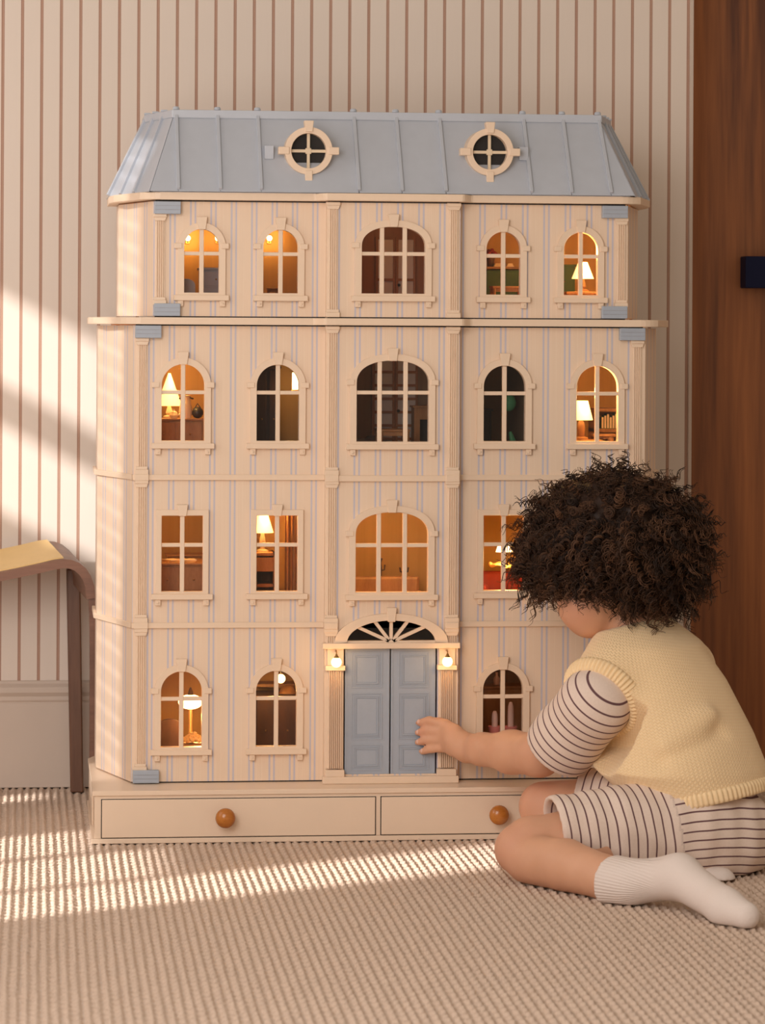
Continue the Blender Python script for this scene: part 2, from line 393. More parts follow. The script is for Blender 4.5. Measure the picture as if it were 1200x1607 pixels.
# ---- windows
def arch_top(x, a, zs, rise, n=2.0):
    t = min(1.0, abs(x) / a); return zs + rise * (1 - t ** n) ** (1 / n)
def opening(a, zt, rise, off=0.0, n=2.0, bot=0.0, seg=28):
    """outline of an opening standing on z=bot: half width a, top zt, arch of the given rise (0 = square)"""
    A = a + off
    if rise <= 0: return [(-A, bot), (A, bot), (A, zt + off), (-A, zt + off)]
    zs = zt - rise; R = rise + off
    pts = [(-A, bot), (A, bot)]
    for i in range(seg + 1):
        q = math.pi * i / seg; c, s = math.cos(q), math.sin(q)
        pts.append((A * math.copysign(abs(c) ** (2 / n), c), zs + R * abs(s) ** (2 / n)))
    return pts
WINMESH = {}
def window_kind(key, a, zt, rise, mz, nv, n=2.0):
    fw = .0118; parts = []
    fr = MB(); fr.plate(opening(a, zt, rise, fw if rise else .0105, n, -.0045), [opening(a, zt, rise, 0, n)], -.0068, .012)
    if not rise: pass
    kt, kb = (.0098, .0068)
    z0 = zt - .0005; z1 = zt + .0222
    if not rise: z1 = zt + .0200
    parts.append(('keystone', MB().prism([(-kb, z0), (kb, z0), (kt, z1), (-kt, z1)], -.0105, -.001), 'cream'))
    W = a + fw
    parts.append(('sill', MB().box(-W - .0062, W + .0062, -.0115, -.0005, -.0140, -.0042), 'cream'))
    for sx in (-1, 1):
        cx = sx * (W - .0055)
        parts.append(('bracket', MB().box(cx - .005, cx + .005, -.0085, -.0005, -.0245, -.0139), 'cream'))
        parts.append(('bracket_boss', MB().box(cx - .002, cx + .002, -.0098, -.0080, -.0215, -.0175), 'cream'))
        if rise:
            zs = zt - rise
            x0, x1 = sorted((sx * (a + .004), sx * (W + .0058)))
            parts.append(('impost_block', MB().box(x0, x1, -.0088, -.0005, zs - .0035, zs + .0062), 'cream'))
    xs = [0.0] if nv == 1 else [-a * .36, a * .36]
    mw = .0039
    for x in xs:
        parts.append(('muntin', MB().box(x - mw, x + mw, -.0045, .0035, -.001, arch_top(x, a, zt - rise, rise, n) + .003 if rise else zt + .001), 'cream'))
    parts.append(('muntin', MB().box(-a - .001, a + .001, -.0038, .0030, mz - .0034, mz + .0034), 'cream'))
    ed = [-a] + xs + [a]
    for i in range(len(ed) - 1):
        for (zl, zh) in ((0, mz), (mz, None)):
            x0, x1 = ed[i], ed[i + 1]
            if zh is not None: poly = [(x0, zl), (x1, zl), (x1, zh), (x0, zh)]
            elif not rise: poly = [(x0, zl), (x1, zl), (x1, zt), (x0, zt)]
            else:
                poly = [(x0, zl), (x1, zl)]
                for k in range(9):
                    x = x1 + (x0 - x1) * k / 8; z = arch_top(x, a, zt - rise, rise, n)
                    if z > zl + 1e-5: poly.append((x, z))
            parts.append(('pane', MB().prism(poly, .0040, .0048), 'glass'))
    WINMESH[key] = (fr.mesh('window'), [(nm, mb.mesh(nm), mt) for nm, mb, mt in parts], fr)
def place_window(key, X, Yp, Zp):
    me, parts, _ = WINMESH[key]
    o = link('window', me, H, 'cream', (X - HO[0], Yp - HO[1], Zp - HO[2]))
    bv = o.modifiers.new('bevel', 'BEVEL'); bv.width = .0011; bv.segments = 2; bv.limit_method = 'ANGLE'; bv.angle_limit = .9
    for nm, m_, mt in parts:
        c = link(nm, m_, o, mt)
        if nm not in ('pane',):
            bv = c.modifiers.new('bevel', 'BEVEL'); bv.width = .0007; bv.segments = 1; bv.limit_method = 'ANGLE'
    return o
SPEC = {  # key: half width, height of opening, rise of arch, height of crossbar, upright bars, roundness
    'w1': (.0362, .1345, .0362, .0855, 1, 2.0), 'w2': (.0365, .1345, 0, .0825, 1, 2.0), 'w3': (.0378, .1355, .0378, .0858, 1, 2.0),
    'w4': (.0308, .1125, .0308, .0695, 1, 2.0), 'c2': (.0648, .1418, .0390, .0832, 2, 2.25), 'c3': (.0645, .1440, .0400, .0872, 2, 2.25),
    'c4': (.0567, .1187, .0345, .0707, 2, 2.25)}
for k, s_ in SPEC.items(): window_kind(k, *s_)
ZW = {'w1': .1553, 'w2': .4311, 'w3': .6985, 'w4': .9612, 'c2': .4308, 'c3': .6983, 'c4': .9615}
FZ = [(.0938, .3680), (.3680, .6335), (.6335, .9022), (.9194, 1.1228)]

def shift(poly, dx, dz): return [(p[0] + dx, p[1] + dz) for p in poly]
def wopen(key, X):
    a, zt, rise, mz, nv, n = SPEC[key]
    return shift(opening(a, zt, rise, .002, n, -.001), X, ZW[key])
DX, DH = .0300, .0822            # front door: centre and half width
FANZ, FANR, FANA = .3412, .0386, .0790
def fan(a, r, z0, seg=32): return [(DX + a * math.cos(math.pi * i / seg), z0 + r * math.sin(math.pi * i / seg)) for i in range(seg + 1)]
for fi, (z0, z1) in enumerate(FZ):
    hw = HW if fi < 3 else HW4; xs = (.372, .2035) if fi < 3 else (.3405, .2000); wk = 'w%d' % (fi + 1)
    for sx in (-1, 1):
        xa, xb = sorted((XC + sx * hw, XC + sx * (BAY - .006)))
        mb = MB(); mb.plate([(xa, z0), (xb, z0), (xb, z1), (xa, z1)], [wopen(wk, XC + sx * x) for x in xs], YF, YF + .010)
        mb.run = (lambda p: (p[0] + .3605) * 1.0397) if sx < 0 else (lambda p: (p[0] - .1939) * .9729)
        mb.build('wall_panel', 'paint', H)
        for x in xs: place_window(wk, XC + sx * x, YF, ZW[wk])
    mb = MB(); xa, xb = XC - BAY, XC + BAY
    if fi == 0:
        hole = [(DX - DH - .0015, z0 + .013), (DX + DH + .0015, z0 + .013), (DX + DH + .0015, FANZ)] + fan(FANA + .003, FANR + .002, FANZ)[0:] + [(DX - DH - .0015, FANZ)]
    else:
        ck = 'c%d' % (fi + 1); hole = wopen(ck, XC - .001); place_window(ck, XC - .001, YB, ZW[ck])
    mb.plate([(xa, z0), (xb, z0), (xb, z1), (xa, z1)], [hole], YB, YB + .010)
    mb.run = lambda p: p[0] + .0325
    mb.build('wall_panel', 'paint', H)
    for sx in (-1, 1):                               # return of the bay and the canted corner, then the straight side
        xx = XC + sx * BAY
        mb = MB().box(min(xx, xx - sx * .008), max(xx, xx - sx * .008), YB + .010, YF + .012, z0, z1); mb.run = lambda p: .012
        mb.build('bay_return', 'paint', H)
        cx = CXW if fi < 3 else CX4
        P0, P1, P2 = (XC + sx * hw, YF), (XC + sx * cx, YS), (XC + sx * cx, YK)
        th = .009 * sx
        mb = MB().prism([P0, P1, (P1[0] - th, P1[1]), (P0[0] - th, P0[1] + .002)], z0, z1, 'z')
        mb.run = lambda p, Q=P0: math.hypot(p[0] - Q[0], p[1] - Q[1]) * .62 + .012
        mb.build('corner_panel', 'paint', H)
        mb = MB().prism([P1, P2, (P2[0] - th, P2[1]), (P1[0] - th, P1[1])], z0, z1, 'z')
        mb.run = lambda p, Q=P1: (p[1] - Q[1]) * .62
        mb.build('side_panel', 'paint', H)

# ---- pilasters: fluted shaft, base and capital
def fluted(x0, x1, y, z0, z1, n, dep=.0030):
    """slab with n round reeds, front at y - dep"""
    prof = []; w = (x1 - x0); e = w * .10; pw = (w - 2 * e) / n
    prof += [(x0, y)]; prof += [(x0, y - dep * .35), (x0 + e, y - dep * .35)]
    for i in range(n):
        for q in (0.06, .2, .36, .64, .8, .94):
            prof.append((x0 + e + pw * (i + q), y - dep * (.12 + .88 * math.sin(math.pi * q) ** .5)))
    prof += [(x1 - e, y - dep * .35), (x1, y - dep * .35), (x1, y)]
    return MB().prism(prof, z0, z1, 'z')
def pilaster(xc, y, z0, z1, w=.0205, n=4, foot=True, cap=True):
    s0 = z0 + (.0135 if foot else 0); s1 = z1 - (.0105 if cap else 0)
    o = fluted(xc - w * .42, xc + w * .42, y, s0, s1, n, .0055).build('pilaster', 'cream', H)
    if foot:
        MB().box(xc - w * .56, xc + w * .56, y - .0085, y, z0, z0 + .0085).box(xc - w * .49, xc + w * .49, y - .0075, y, z0 + .0085, z0 + .0138).build('pilaster_base', 'cream', o, bevel=.0008)
    if cap:
        MB().box(xc - w * .56, xc + w * .56, y - .0085, y, z1 - .006, z1).prism([(xc - w * .44, z1 - .0125), (xc + w * .44, z1 - .0125), (xc + w * .54, z1 - .006), (xc - w * .54, z1 - .006)], y - .0070, y).build('capital', 'cream', o, bevel=.0008)
    return o
for fi, (z0, z1) in enumerate(FZ):
    zb = (.0925, .3765, .6390, .9190)[fi]; zt = (.3655, .6285, .9030, 1.1232)[fi]
    hx = HW - .0155 if fi < 3 else HW4 - .0125
    for sx in (-1, 1):
        lo = zb + (.020 if fi in (0, 3) else 0); hi = zt - (.0225 if fi in (2, 3) else 0)
        pilaster(XC + sx * hx, YF, lo, hi, .0215, 4)
        pilaster(XC + sx * (BAY - .0115) - .001, YB, zb if fi else FANZ, zt, .0225, 4, foot=fi > 0)

# ---- string courses, ledge and cornice
def course(name, z0, z1, o, hw, cx, parent=H, o2=None):
    for sx in (-1, 1):
        xa, xb = sorted((XC + sx * (hw + .001), XC + sx * BAY))
        MB().box(xa, xb, YF - o, YF, z0, z1).build(name, 'cream', parent, bevel=.001)
        P0, P1, P2 = (XC + sx * hw, YF), (XC + sx * cx, YS), (XC + sx * cx, YK)
        e = o * sx
        MB().prism([(P0[0] + e * .3, P0[1] - o), (P1[0] + e, P1[1]), (P2[0] + e, P2[1]), P2, P1, P0], z0 + .0005, z1 + .0005, 'z').build(name, 'cream', parent, bevel=.001)
for z in (.3660, .6284):
    course('string_course', z, z + .0100, .006, HW, CXW)
    if z > .5: MB().box(XC - BAY - .001, XC + BAY + .001, YB - .0068, YB, z - .001, z + .0098).build('string_course', 'cream', H, bevel=.001)
for sx in (-1, 1):
    xx = XC + sx * (BAY - .0115) - .001
    MB().box(xx - .0122, xx + .0122, YB - .0095, YB, .3655, .3770).build('course_block', 'cream', H, bevel=.001)
    xx = XC + sx * (BAY - .0115) - .001
    MB().box(xx - .0122, xx + .0122, YB - .0100, YB, .6270, .6395).build('course_block', 'cream', H, bevel=.001)
    xx = XC + sx * (HW - .0155)
    for z in (.3655, .6278): MB().box(xx - .0128, xx + .0128, YF - .0095, YF, z, z + .0115).build('course_block', 'cream', H, bevel=.001)
def ledge_plan(hw, cx, o):
    L = [(-cx - o * .9, YK), (-cx - o * .9, YS), (-cx - o * .55, YS - .06)]
    for i in range(5): q = i / 4; L.append((-hw - o * .55 * (1 - q) - .012 * (1 - q) + .012 * q, YF - o + .02 * (1 - q) ** 2))
    bw = BAY + o * .55
    for i in range(7):
        q = i / 6; L.append((-bw - .012 + .022 * q, YF - o - (YF - YB) * (.5 - .5 * math.cos(math.pi * q))))
    return [(XC + x, y) for x, y in L] + [(XC - x, y) for x, y in reversed(L)]
MB().prism(ledge_plan(HW, CXW, .020), .9046, .9172, 'z').build('ledge', 'cream', H, bevel=.0035)
MB().prism(ledge_plan(HW4, CX4, .020), 1.1252, 1.1385, 'z').build('cornice', 'cream', H, bevel=.0030)

for z in (.0917, .9014, .9168, 1.1220):         # black strips put in as the shade above and below the opening fronts
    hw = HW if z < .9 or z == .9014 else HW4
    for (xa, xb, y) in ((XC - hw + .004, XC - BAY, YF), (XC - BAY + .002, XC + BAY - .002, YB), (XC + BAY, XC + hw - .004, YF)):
        MB().box(xa, xb, y + .002, y + .006, z, z + .0036).build('gap_shade_strip', 'dark', H)

# ---- corner hinges
for (sx, fi, zc) in ((-1, 3, 1.1112), (-1, 3, .9305), (1, 3, 1.1112), (1, 3, .9305), (-1, 2, .8915), (1, 2, .8915), (-1, 0, .1045), (1, 0, .1045)):
    hx = (HW if fi < 3 else HW4); xa, xb = sorted((XC + sx * (hw_ := hx - .0025), XC + sx * (hw_ - .0465)))
    hg = MB().box(xa, xb, YF - .0150, YF - .0005, zc - .0112, zc + .0112).build('hinge', 'blue', H, bevel=.0012, label='pale blue hinge block')
    for q in (-.0035, .0035): MB().box(xa + .001, xb - .001, YF - .0155, YF - .0145, zc + q - .0003, zc + q + .0003).build('hinge_groove', 'mini_grey', hg)

# ---- front door
door_pl = MB().box(DX - .1215, DX + .1215, YB - .014, YB + .0005, .0917, .1043).build('door_step', 'cream', H, bevel=.0012)
MB().box(DX - .1230, DX + .1230, YB - .0140, YB, .3312, .3413).build('door_lintel', 'cream', H, bevel=.0012)
for sx in (-1, 1):
    xa, xb = sorted((DX + sx * (DH + .001), DX + sx * (DH + .0345))); w = xb - xa
    o = fluted(xa + .002, xb - .002, YB, .1185, .2950, 7, .0105).build('door_pilaster', 'cream', H)
    MB().box(xa - .0005, xb + .0005, YB - .0128, YB, .1043, .1165).build('pilaster_base', 'cream', o, bevel=.001)
    MB().box(xa - .001, xb + .001, YB - .0132, YB, .2925, .3010).build('capital', 'cream', o, bevel=.001)
    MB().box(xa + .003, xb - .001, YB - .0045, YB, .3010, .3312).build('lamp_panel', 'cream', o, bevel=.0008)
    lx = DX + sx * .0990; ly = YB - .0215; lz = .3085
    lp = MB(); lp.tube([(lx, YB - .004, .3265), (lx, ly + .006, .3285), (lx, ly, .3255), (lx, ly, .3205)], .0011)
    lp.lathe([(.0012, .0145), (.0020, .0138), (.0026, .0115), (.0046, .0092), (.0050, .0080), (.0030, .0080)], (lx, ly, lz), 14)
    lamp = lp.build('door_lamp', 'brass', H, True, label='lit round globe lamp on a brass hook beside the front door')
    MB().ball((lx, ly, lz), .0094, n=20, m=14).build('globe', 'globe', lamp, True)
    L = bpy.data.lights.new('globe_light', 'POINT'); L.energy = .085; L.color = (1, .55, .2); L.shadow_soft_size = .009
    lo = bpy.data.objects.new('globe_light', L); COL.objects.link(lo); lo.parent = lamp; lo.location = (lx - HO[0], ly - .012 - HO[1], lz - HO[2])
# door leaves with nested mouldings
for sx in (-1, 1):
    xa, xb = sorted((DX + sx * .0011, DX + sx * (DH - .0011))); y = YB + .0035
    leaf = MB().box(xa, xb, y, y + .006, .1066, .3300).build('door_leaf', 'blue', H, bevel=.0006, label='pale blue panelled front door leaf')
    ix, ox = xa + .0115, xb - .0115
    if sx < 0: ix += 0; ox -= .002
    else: ix += .002
    MB().box(xa + .001, xa + .0035, y - .0010, y, .1075, .3290).box(xb - .0035, xb - .001, y - .0010, y, .1075, .3290).build('edge_bead', 'blue', leaf, bevel=.0003)
    for (za, zb) in ((.1135, .1595), (.1680, .2510), (.2600, .3240)):
        for j, (o1, hh) in enumerate(((0, .0012), (.0042, .0010), (.0070, .0016))):
            x0, x1, z0, z1 = ix + o1, ox - o1, za + o1, zb - o1; t_ = .0016
            MB().plate([(x0, z0), (x1, z0), (x1, z1), (x0, z1)], [[(x0 + t_, z0 + t_), (x1 - t_, z0 + t_), (x1 - t_, z1 - t_), (x0 + t_, z1 - t_)]], y - hh, y + .0005).build('moulding', 'blue', leaf)
        MB().box(ix + .010, ox - .010, y - .0006, y + .0005, za + .010, zb - .010).build('raised_panel', 'blue', leaf, bevel=.0004)
# fanlight
fo = fan(.1015, .0520, FANZ); fi_ = fan(FANA, FANR, FANZ + .001)
fr = MB().prism(fo + list(reversed(fi_)), YB - .0105, YB + .006).build('fanlight', 'cream', H, bevel=.001)
MB().box(DX - FANA, DX + FANA, YB - .0060, YB + .004, FANZ - .0005, FANZ + .0035).build('fanlight_rail', 'cream', fr)
for ang in (90, 128, 52, 155, 25):
    q = math.radians(ang); c, s = math.cos(q), math.sin(q)
    R1 = 1 / math.sqrt((c / (FANA + .006)) ** 2 + (s / (FANR + .004)) ** 2); nx, nz = -s * .0030, c * .0030
    p0 = (DX + c * .004, FANZ + .002 + s * .001); p1 = (DX + c * R1, FANZ + s * R1)
    MB().prism([(p0[0] + nx, p0[1] + nz), (p1[0] + nx, p1[1] + nz), (p1[0] - nx, p1[1] - nz), (p0[0] - nx, p0[1] - nz)], YB - .006, YB + .003).build('fanlight_spoke', 'cream', fr, bevel=.0005)
MB().prism(fan(FANA + .001, FANR, FANZ), YB + .0045, YB + .0052).build('fanlight_pane', 'glass', fr)
MB().prism([(DX - .0066, .3785), (DX + .0066, .3785), (DX + .0088, .4036), (DX - .0088, .4036)], YB - .0135, YB).build('keystone', 'cream', fr, bevel=.001)

# ---- mansard roof
ZB_, ZT_ = 1.1385, 1.2790
def rp(fx, top): pass
RB = [(-.500, YK), (-.500, YS), (-.434, .108), (.434, .108), (.500, YS), (.500, YK)]
RT = [(-.432, YK), (-.432, .362), (-.388, .212), (.388, .212), (.432, .362), (.432, YK)]
core = MB(); ins = .004
def ring(poly, z, k): return [(XC + x * k, (y - .3) * k + .3 + .004, z) for x, y in poly]
core.loft([ring(RB, ZB_, .985), ring(RT, ZT_, .985)])
roof = core.build('roof', 'blue_roof', H)
def slope_bar(name, B, T, out, w, h, m='blue_roof', parent=roof, side=None):
    """bar lying on a roof slope from B (bottom) to T (top), standing h along 'out'"""
    B, T, out = Vector(B), Vector(T), Vector(out).normalized(); d = (T - B).normalized(); s = d.cross(out).normalized() if side is None else Vector(side)
    r = []
    for P in (B, T): r.append([tuple(P + s * w), tuple(P - s * w), tuple(P - s * w + out * h), tuple(P + s * w + out * h)])
    return MB().loft(r).build(name, m, parent, bevel=.0009)
def slab(name, q, out, h, parent=roof):
    q = [Vector(p) for p in q]; out = Vector(out).normalized()
    return MB().loft([[tuple(p) for p in q], [tuple(p + out * h) for p in q]]).build(name, 'blue_roof', parent, bevel=.0005)
nf = Vector((0, -(ZT_ - ZB_), .212 - .108)).normalized()
xr = [float(at(u, 297, .108)[0]) - XC for u in (280, 346, 410, 563.5, 631, 700, 834, 897, 959)]
ebs = [-.434] + xr + [.434]; ets = [-.388] + xr + [.388]; ets[1] = max(ets[1], -.386); ets[-2] = min(ets[-2], .386)
for i in range(len(ebs) - 1):
    slab('roof_panel', [(XC + ebs[i] + .0006, .108, ZB_ + .001), (XC + ebs[i + 1] - .0006, .108, ZB_ + .001), (XC + ets[i + 1] - .0004, .212, ZT_), (XC + ets[i] + .0004, .212, ZT_)], nf, .0012)
for i in range(1, len(ebs) - 1):
    slope_bar('roof_seam', (XC + ebs[i], .1105, ZB_ + .004), (XC + ets[i], .212, ZT_), nf, .0032, .0065)
    MB().lathe([(.0, 0), (.0062, 0), (.0062, .003), (.0045, .0055), (.0, .006)], (XC + ets[i], .222, ZT_ + .0125), 14).build('ridge_stud', 'blue_roof', roof, True)
for sx in (-1, 1):
    Bq = [Vector((XC + sx * .434, .108, ZB_)), Vector((XC + sx * .500, YS, ZB_))]; Tq = [Vector((XC + sx * .388, .212, ZT_)), Vector((XC + sx * .432, .362, ZT_))]
    n_ = (Bq[1] - Bq[0]).cross(Tq[0] - Bq[0]).normalized()
    if n_.y > 0: n_ = -n_
    fr_ = [0, .34, .68, 1.0]
    for i in range(3):
        a0, a1 = fr_[i], fr_[i + 1]
        slab('roof_panel', [Bq[0].lerp(Bq[1], a0), Bq[0].lerp(Bq[1], a1), Tq[0].lerp(Tq[1], a1), Tq[0].lerp(Tq[1], a0)], n_, .0012)
        slope_bar('roof_seam', Bq[0].lerp(Bq[1], a1 if i < 2 else .985), Tq[0].lerp(Tq[1], a1 if i < 2 else .985), n_, .0036, .0062)
        MB().box(*(lambda p: (p.x - .006, p.x + .006, p.y - .006, p.y + .006, ZT_ + .011, ZT_ + .0145))(Tq[0].lerp(Tq[1], a1 * .93 + .02))).build('ridge_stud', 'blue_roof', roof, bevel=.001)
    Bq = [Bq[1], Vector((XC + sx * .500, YK, ZB_))]; Tq = [Tq[1], Vector((XC + sx * .432, YK, ZT_))]
    slab('roof_panel', [Bq[0], Bq[1], Tq[1], Tq[0]], (sx, 0, .4), .0012)
tr = [(XC + x * 1.008, (y - .006) if y < YK else y) for x, y in RT]
MB().prism(tr, ZT_ - .003, ZT_ + .0115, 'z').build('ridge_trim', 'blue_roof', roof, bevel=.002)
for u, v in ((421, 240), (819, 242)):
    p = at(u, v, .170); MB().box(p[0] - .008, p[0] + .008, .150, .1745, p[2] - .012, p[2] + .012).build('latch_plate', 'blue_roof', roof, bevel=.0005)
# round roof windows
for (u, v) in ((484.5, 236.5), (769, 238.5)):
    yf = .126; c = at(u, v, yf); cx, cz = float(c[0]), float(c[2])
    def circ(r, n=40): return [(cx + r * math.cos(2 * math.pi * i / n), cz + r * math.sin(2 * math.pi * i / n)) for i in range(n)]
    rw = MB(); rw.plate(circ(.0425), [circ(.0312)], yf, .205)
    rw = rw.build('round_window', 'cream', H, bevel=.0015)
    for (dx, dz) in ((0, 1), (0, -1), (1, 0), (-1, 0)):
        mx, mz = cx + dx * .0445, cz + dz * .0445
        a, b_ = (.0066, .0095) if dx == 0 else (.0095, .0066)
        if dz == 1: k = MB().prism([(cx - .0062, cz + .0335), (cx + .0062, cz + .0335), (cx + .0085, cz + .0535), (cx - .0085, cz + .0535)], yf - .004, yf + .02)
        else: k = MB().box(mx - a, mx + a, yf - .003, yf + .02, mz - b_, mz + b_)
        k.build('key_block', 'cream', rw, bevel=.001)
    MB().box(cx - .0026, cx + .0026, yf + .010, yf + .015, cz - .032, cz + .032).build('muntin', 'mini_cream', rw)
    MB().box(cx - .032, cx + .032, yf + .010, yf + .015, cz - .0026, cz + .0026).build('muntin', 'mini_cream', rw)
    MB().box(cx - .0052, cx + .0052, yf + .009, yf + .0155, cz - .0052, cz + .0052).build('muntin_boss', 'mini_cream', rw, bevel=.001)
    MB().prism(circ(.0315), yf + .0165, yf + .0172).build('pane', 'glass_roof', rw)
    MB().prism(circ(.0316), yf + .0215, yf + .0235).build('attic_shade_disc', 'dark', rw)  # black disc painted as the dark of the unlit attic

# ---- inside: storey floors, partitions, back
IW = .452
for i, z in enumerate((.0917, .3675, .6305, .9030, 1.1170)):
    hw = IW if i < 4 else HW4 - .01
    MB().prism([(XC - hw, YF + .012), (XC + hw, YF + .012), (XC + hw + .04, YS), (XC + hw + .04, YK - .012), (XC - hw - .04, YK - .012), (XC - hw - .04, YS)], z, z + .0075, 'z').build('room_floor', 'boards', H)
for fi, (z0, z1) in enumerate(FZ):
    rm = ('amber', 'amber', 'amber', 'amber')[fi]; cx = (CXW if fi < 3 else CX4) - .01
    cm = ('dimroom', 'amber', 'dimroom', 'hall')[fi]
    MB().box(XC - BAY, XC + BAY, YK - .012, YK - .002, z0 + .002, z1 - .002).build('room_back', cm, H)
    for sx in (-1, 1):
        xa, xb = sorted((XC + sx * BAY, XC + sx * cx))
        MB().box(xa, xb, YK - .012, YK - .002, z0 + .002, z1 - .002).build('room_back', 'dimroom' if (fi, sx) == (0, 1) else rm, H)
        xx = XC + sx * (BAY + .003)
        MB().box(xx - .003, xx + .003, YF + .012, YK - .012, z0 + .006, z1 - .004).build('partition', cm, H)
# dividing walls between the two rooms of a wing
for (fi, sx) in ((0, -1), (1, -1), (2, -1), (2, 1)):
    z0, z1 = FZ[fi]; xx = XC + sx * .262
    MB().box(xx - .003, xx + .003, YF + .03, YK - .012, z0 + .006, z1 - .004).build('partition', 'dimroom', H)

def room_light(X, Y, Z, e, col=(1, .53, .14), r=.012, parent=H):
    L = bpy.data.lights.new('room_light', 'POINT'); L.energy = e * 6.6; L.color = col; L.shadow_soft_size = r
    o = bpy.data.objects.new('room_light', L); COL.objects.link(o); o.parent = parent
    o.location = Vector((X, Y, Z)) - ORG[parent.name]
    return o

# ================================================================== small things inside the doll's house
def xz(u, v, Y): p = at(u, v, Y); return float(p[0]), float(p[2])
ZF = (.0992, .3750, .6380, .9105)                       # tops of the storey floors

def box_thing(name, label, cat, x0, x1, y0, y1, z0, z1, m, parts, group=None, bevel=.001, body='body'):
    """a thing of boxes: a body and further named parts given as (name, box, material)"""
    r = root(name, ((x0 + x1) / 2, (y0 + y1) / 2, z0), label, cat, group)
    MB().box(x0, x1, y0, y1, z0, z1).build(body, m, r, bevel=bevel)
    for nm, bx_, mt in parts: MB().box(*bx_).build(nm, mt, r, bevel=min(bevel, .0006))
    return r
def table(label, x0, x1, y0, y1, z0, zt, m='mini_wood', th=.006, leg=.006, name='table', apron=.012):
    r = root(name, ((x0 + x1) / 2, (y0 + y1) / 2, z0), label, 'table')
    MB().box(x0, x1, y0, y1, zt - th, zt).build('table_top', m, r, bevel=.001)
    MB().box(x0 + .005, x1 - .005, y0 + .005, y1 - .005, zt - th - apron, zt - th).build('apron', m, r)
    for sx in (x0 + leg, x1 - leg):
        for sy in (y0 + leg, y1 - leg): MB().tube([(sx, sy, z0), (sx, sy, zt - th)], [leg * .45, leg * .75], 8).build('leg', m, r, True)
    return r
def lamp(label, X, Y, z0, zs0, zs1, rb, rt, m='mini_cream', e=.12, body=None, name='table_lamp'):
    """table lamp: foot at z0, shade from zs0 up to zs1"""
    r = root(name, (X, Y, z0), label, 'lamp'); hh = zs0 - z0
    pr = body or [(.0001, 0), (.011, 0), (.011, .003), (.004, .006), (.0065, hh * .4), (.0045, hh * .75), (.0035, hh * .85), (.0035, hh + .004), (.0001, hh + .004)]
    MB().lathe(pr, (X, Y, z0), 18).build('lamp_base', m, r, True)
    MB().lathe([(rb, 0), (rt, zs1 - zs0), (rt - .0008, zs1 - zs0), (rb - .0008, 0)], (X, Y, zs0), 24).build('lamp_shade', 'shade', r, True, label='glowing pale shade')
    room_light(X + .012, Y - .035, zs1 + .016, e, parent=r)
    return r
def sconce(label, X, Z, e=.1):
    Y = YK - .012; r = root('wall_sconce', (X, Y, Z), label, 'lamp', 'wall sconces in the top left room')
    MB().box(X - .004, X + .004, Y - .003, Y, Z - .010, Z + .006).build('back_plate', 'brass', r, bevel=.0005)
    MB().ball((X, Y - .012, Z), .0055, n=14, m=10).build('bulb', 'bulb', r, True)
    MB().tube([(X, Y - .002, Z - .006), (X, Y - .010, Z - .007), (X, Y - .012, Z - .004)], .0012).build('arm', 'brass', r, True)
    room_light(X, Y - .03, Z, e * .32, parent=r); return r
def sofa(label, x0, x1, y0, y1, z0, m, seat=.030, back=.062, name='sofa', legm='mini_dark'):
    r = root(name, ((x0 + x1) / 2, (y0 + y1) / 2, z0), label, 'sofa'); w = .014
    MB().box(x0 + w, x1 - w, y0, y1 - .014, z0 + .008, z0 + seat).build('seat', m, r, bevel=.004)
    MB().box(x0 + .004, x1 - .004, y1 - .016, y1, z0 + .008, z0 + back).build('backrest', m, r, bevel=.005)
    for s_ in (x0, x1 - w): MB().box(s_, s_ + w, y0, y1 - .004, z0 + .008, z0 + seat + .014).build('armrest', m, r, bevel=.005)
    for sx in (x0 + .006, x1 - .006):
        for sy in (y0 + .006, y1 - .006): MB().tube([(sx, sy, z0), (sx, sy, z0 + .009)], .003, 8).build('leg', legm, r)
    return r
def cabinet(label, x0, x1, y0, y1, z0, z1, m, rows=3, cols=1, door='drawer', hm='brass', name='cabinet'):
    r = root(name, ((x0 + x1) / 2, (y0 + y1) / 2, z0), label, 'cabinet')
    MB().box(x0, x1, y0, y1, z0, z1 - .004).build('body', m, r, bevel=.0008)
    MB().box(x0 - .003, x1 + .003, y0 - .003, y1, z1 - .004, z1).build('top', m, r, bevel=.0008)
    hh = (z1 - .006 - z0) / rows; ww = (x1 - x0) / cols
    for i in range(rows):
        for j in range(cols):
            a, b_ = x0 + ww * j + .003, x0 + ww * (j + 1) - .003
            d = MB().box(a, b_, y0 - .0022, y0, z0 + hh * i + .003, z0 + hh * (i + 1) - .001).build(door, m, r, bevel=.0006)
            MB().ball(((a + b_) / 2, y0 - .0035, z0 + hh * (i + .5)), .0018, n=8, m=6).build('knob', hm, d, True)
    return r
def chair(label, X, Y, z0, m, w=.024, seat=.034, back=.072, name='chair', round_=True):
    r = root(name, (X, Y, z0), label, 'chair')
    MB().box(X - w, X + w, Y - w, Y + w, z0 + seat - .004, z0 + seat).build('seat', m, r, bevel=.001)
    bk = [(X - w, z0 + seat), (X + w, z0 + seat)] + [(X + w * math.cos(math.pi * i / 12), z0 + back - w * .7 + w * .7 * math.sin(math.pi * i / 12)) for i in range(13)]
    MB().prism(bk, Y - w, Y - w + .004).build('backrest', m, r, bevel=.0008)
    for sx in (-1, 1):
        for sy in (-1, 1): MB().tube([(X + sx * (w - .003), Y + sy * (w - .003), z0), (X + sx * (w - .003), Y + sy * (w - .003), z0 + seat - .003)], .0024, 6).build('leg', m, r)
    return r

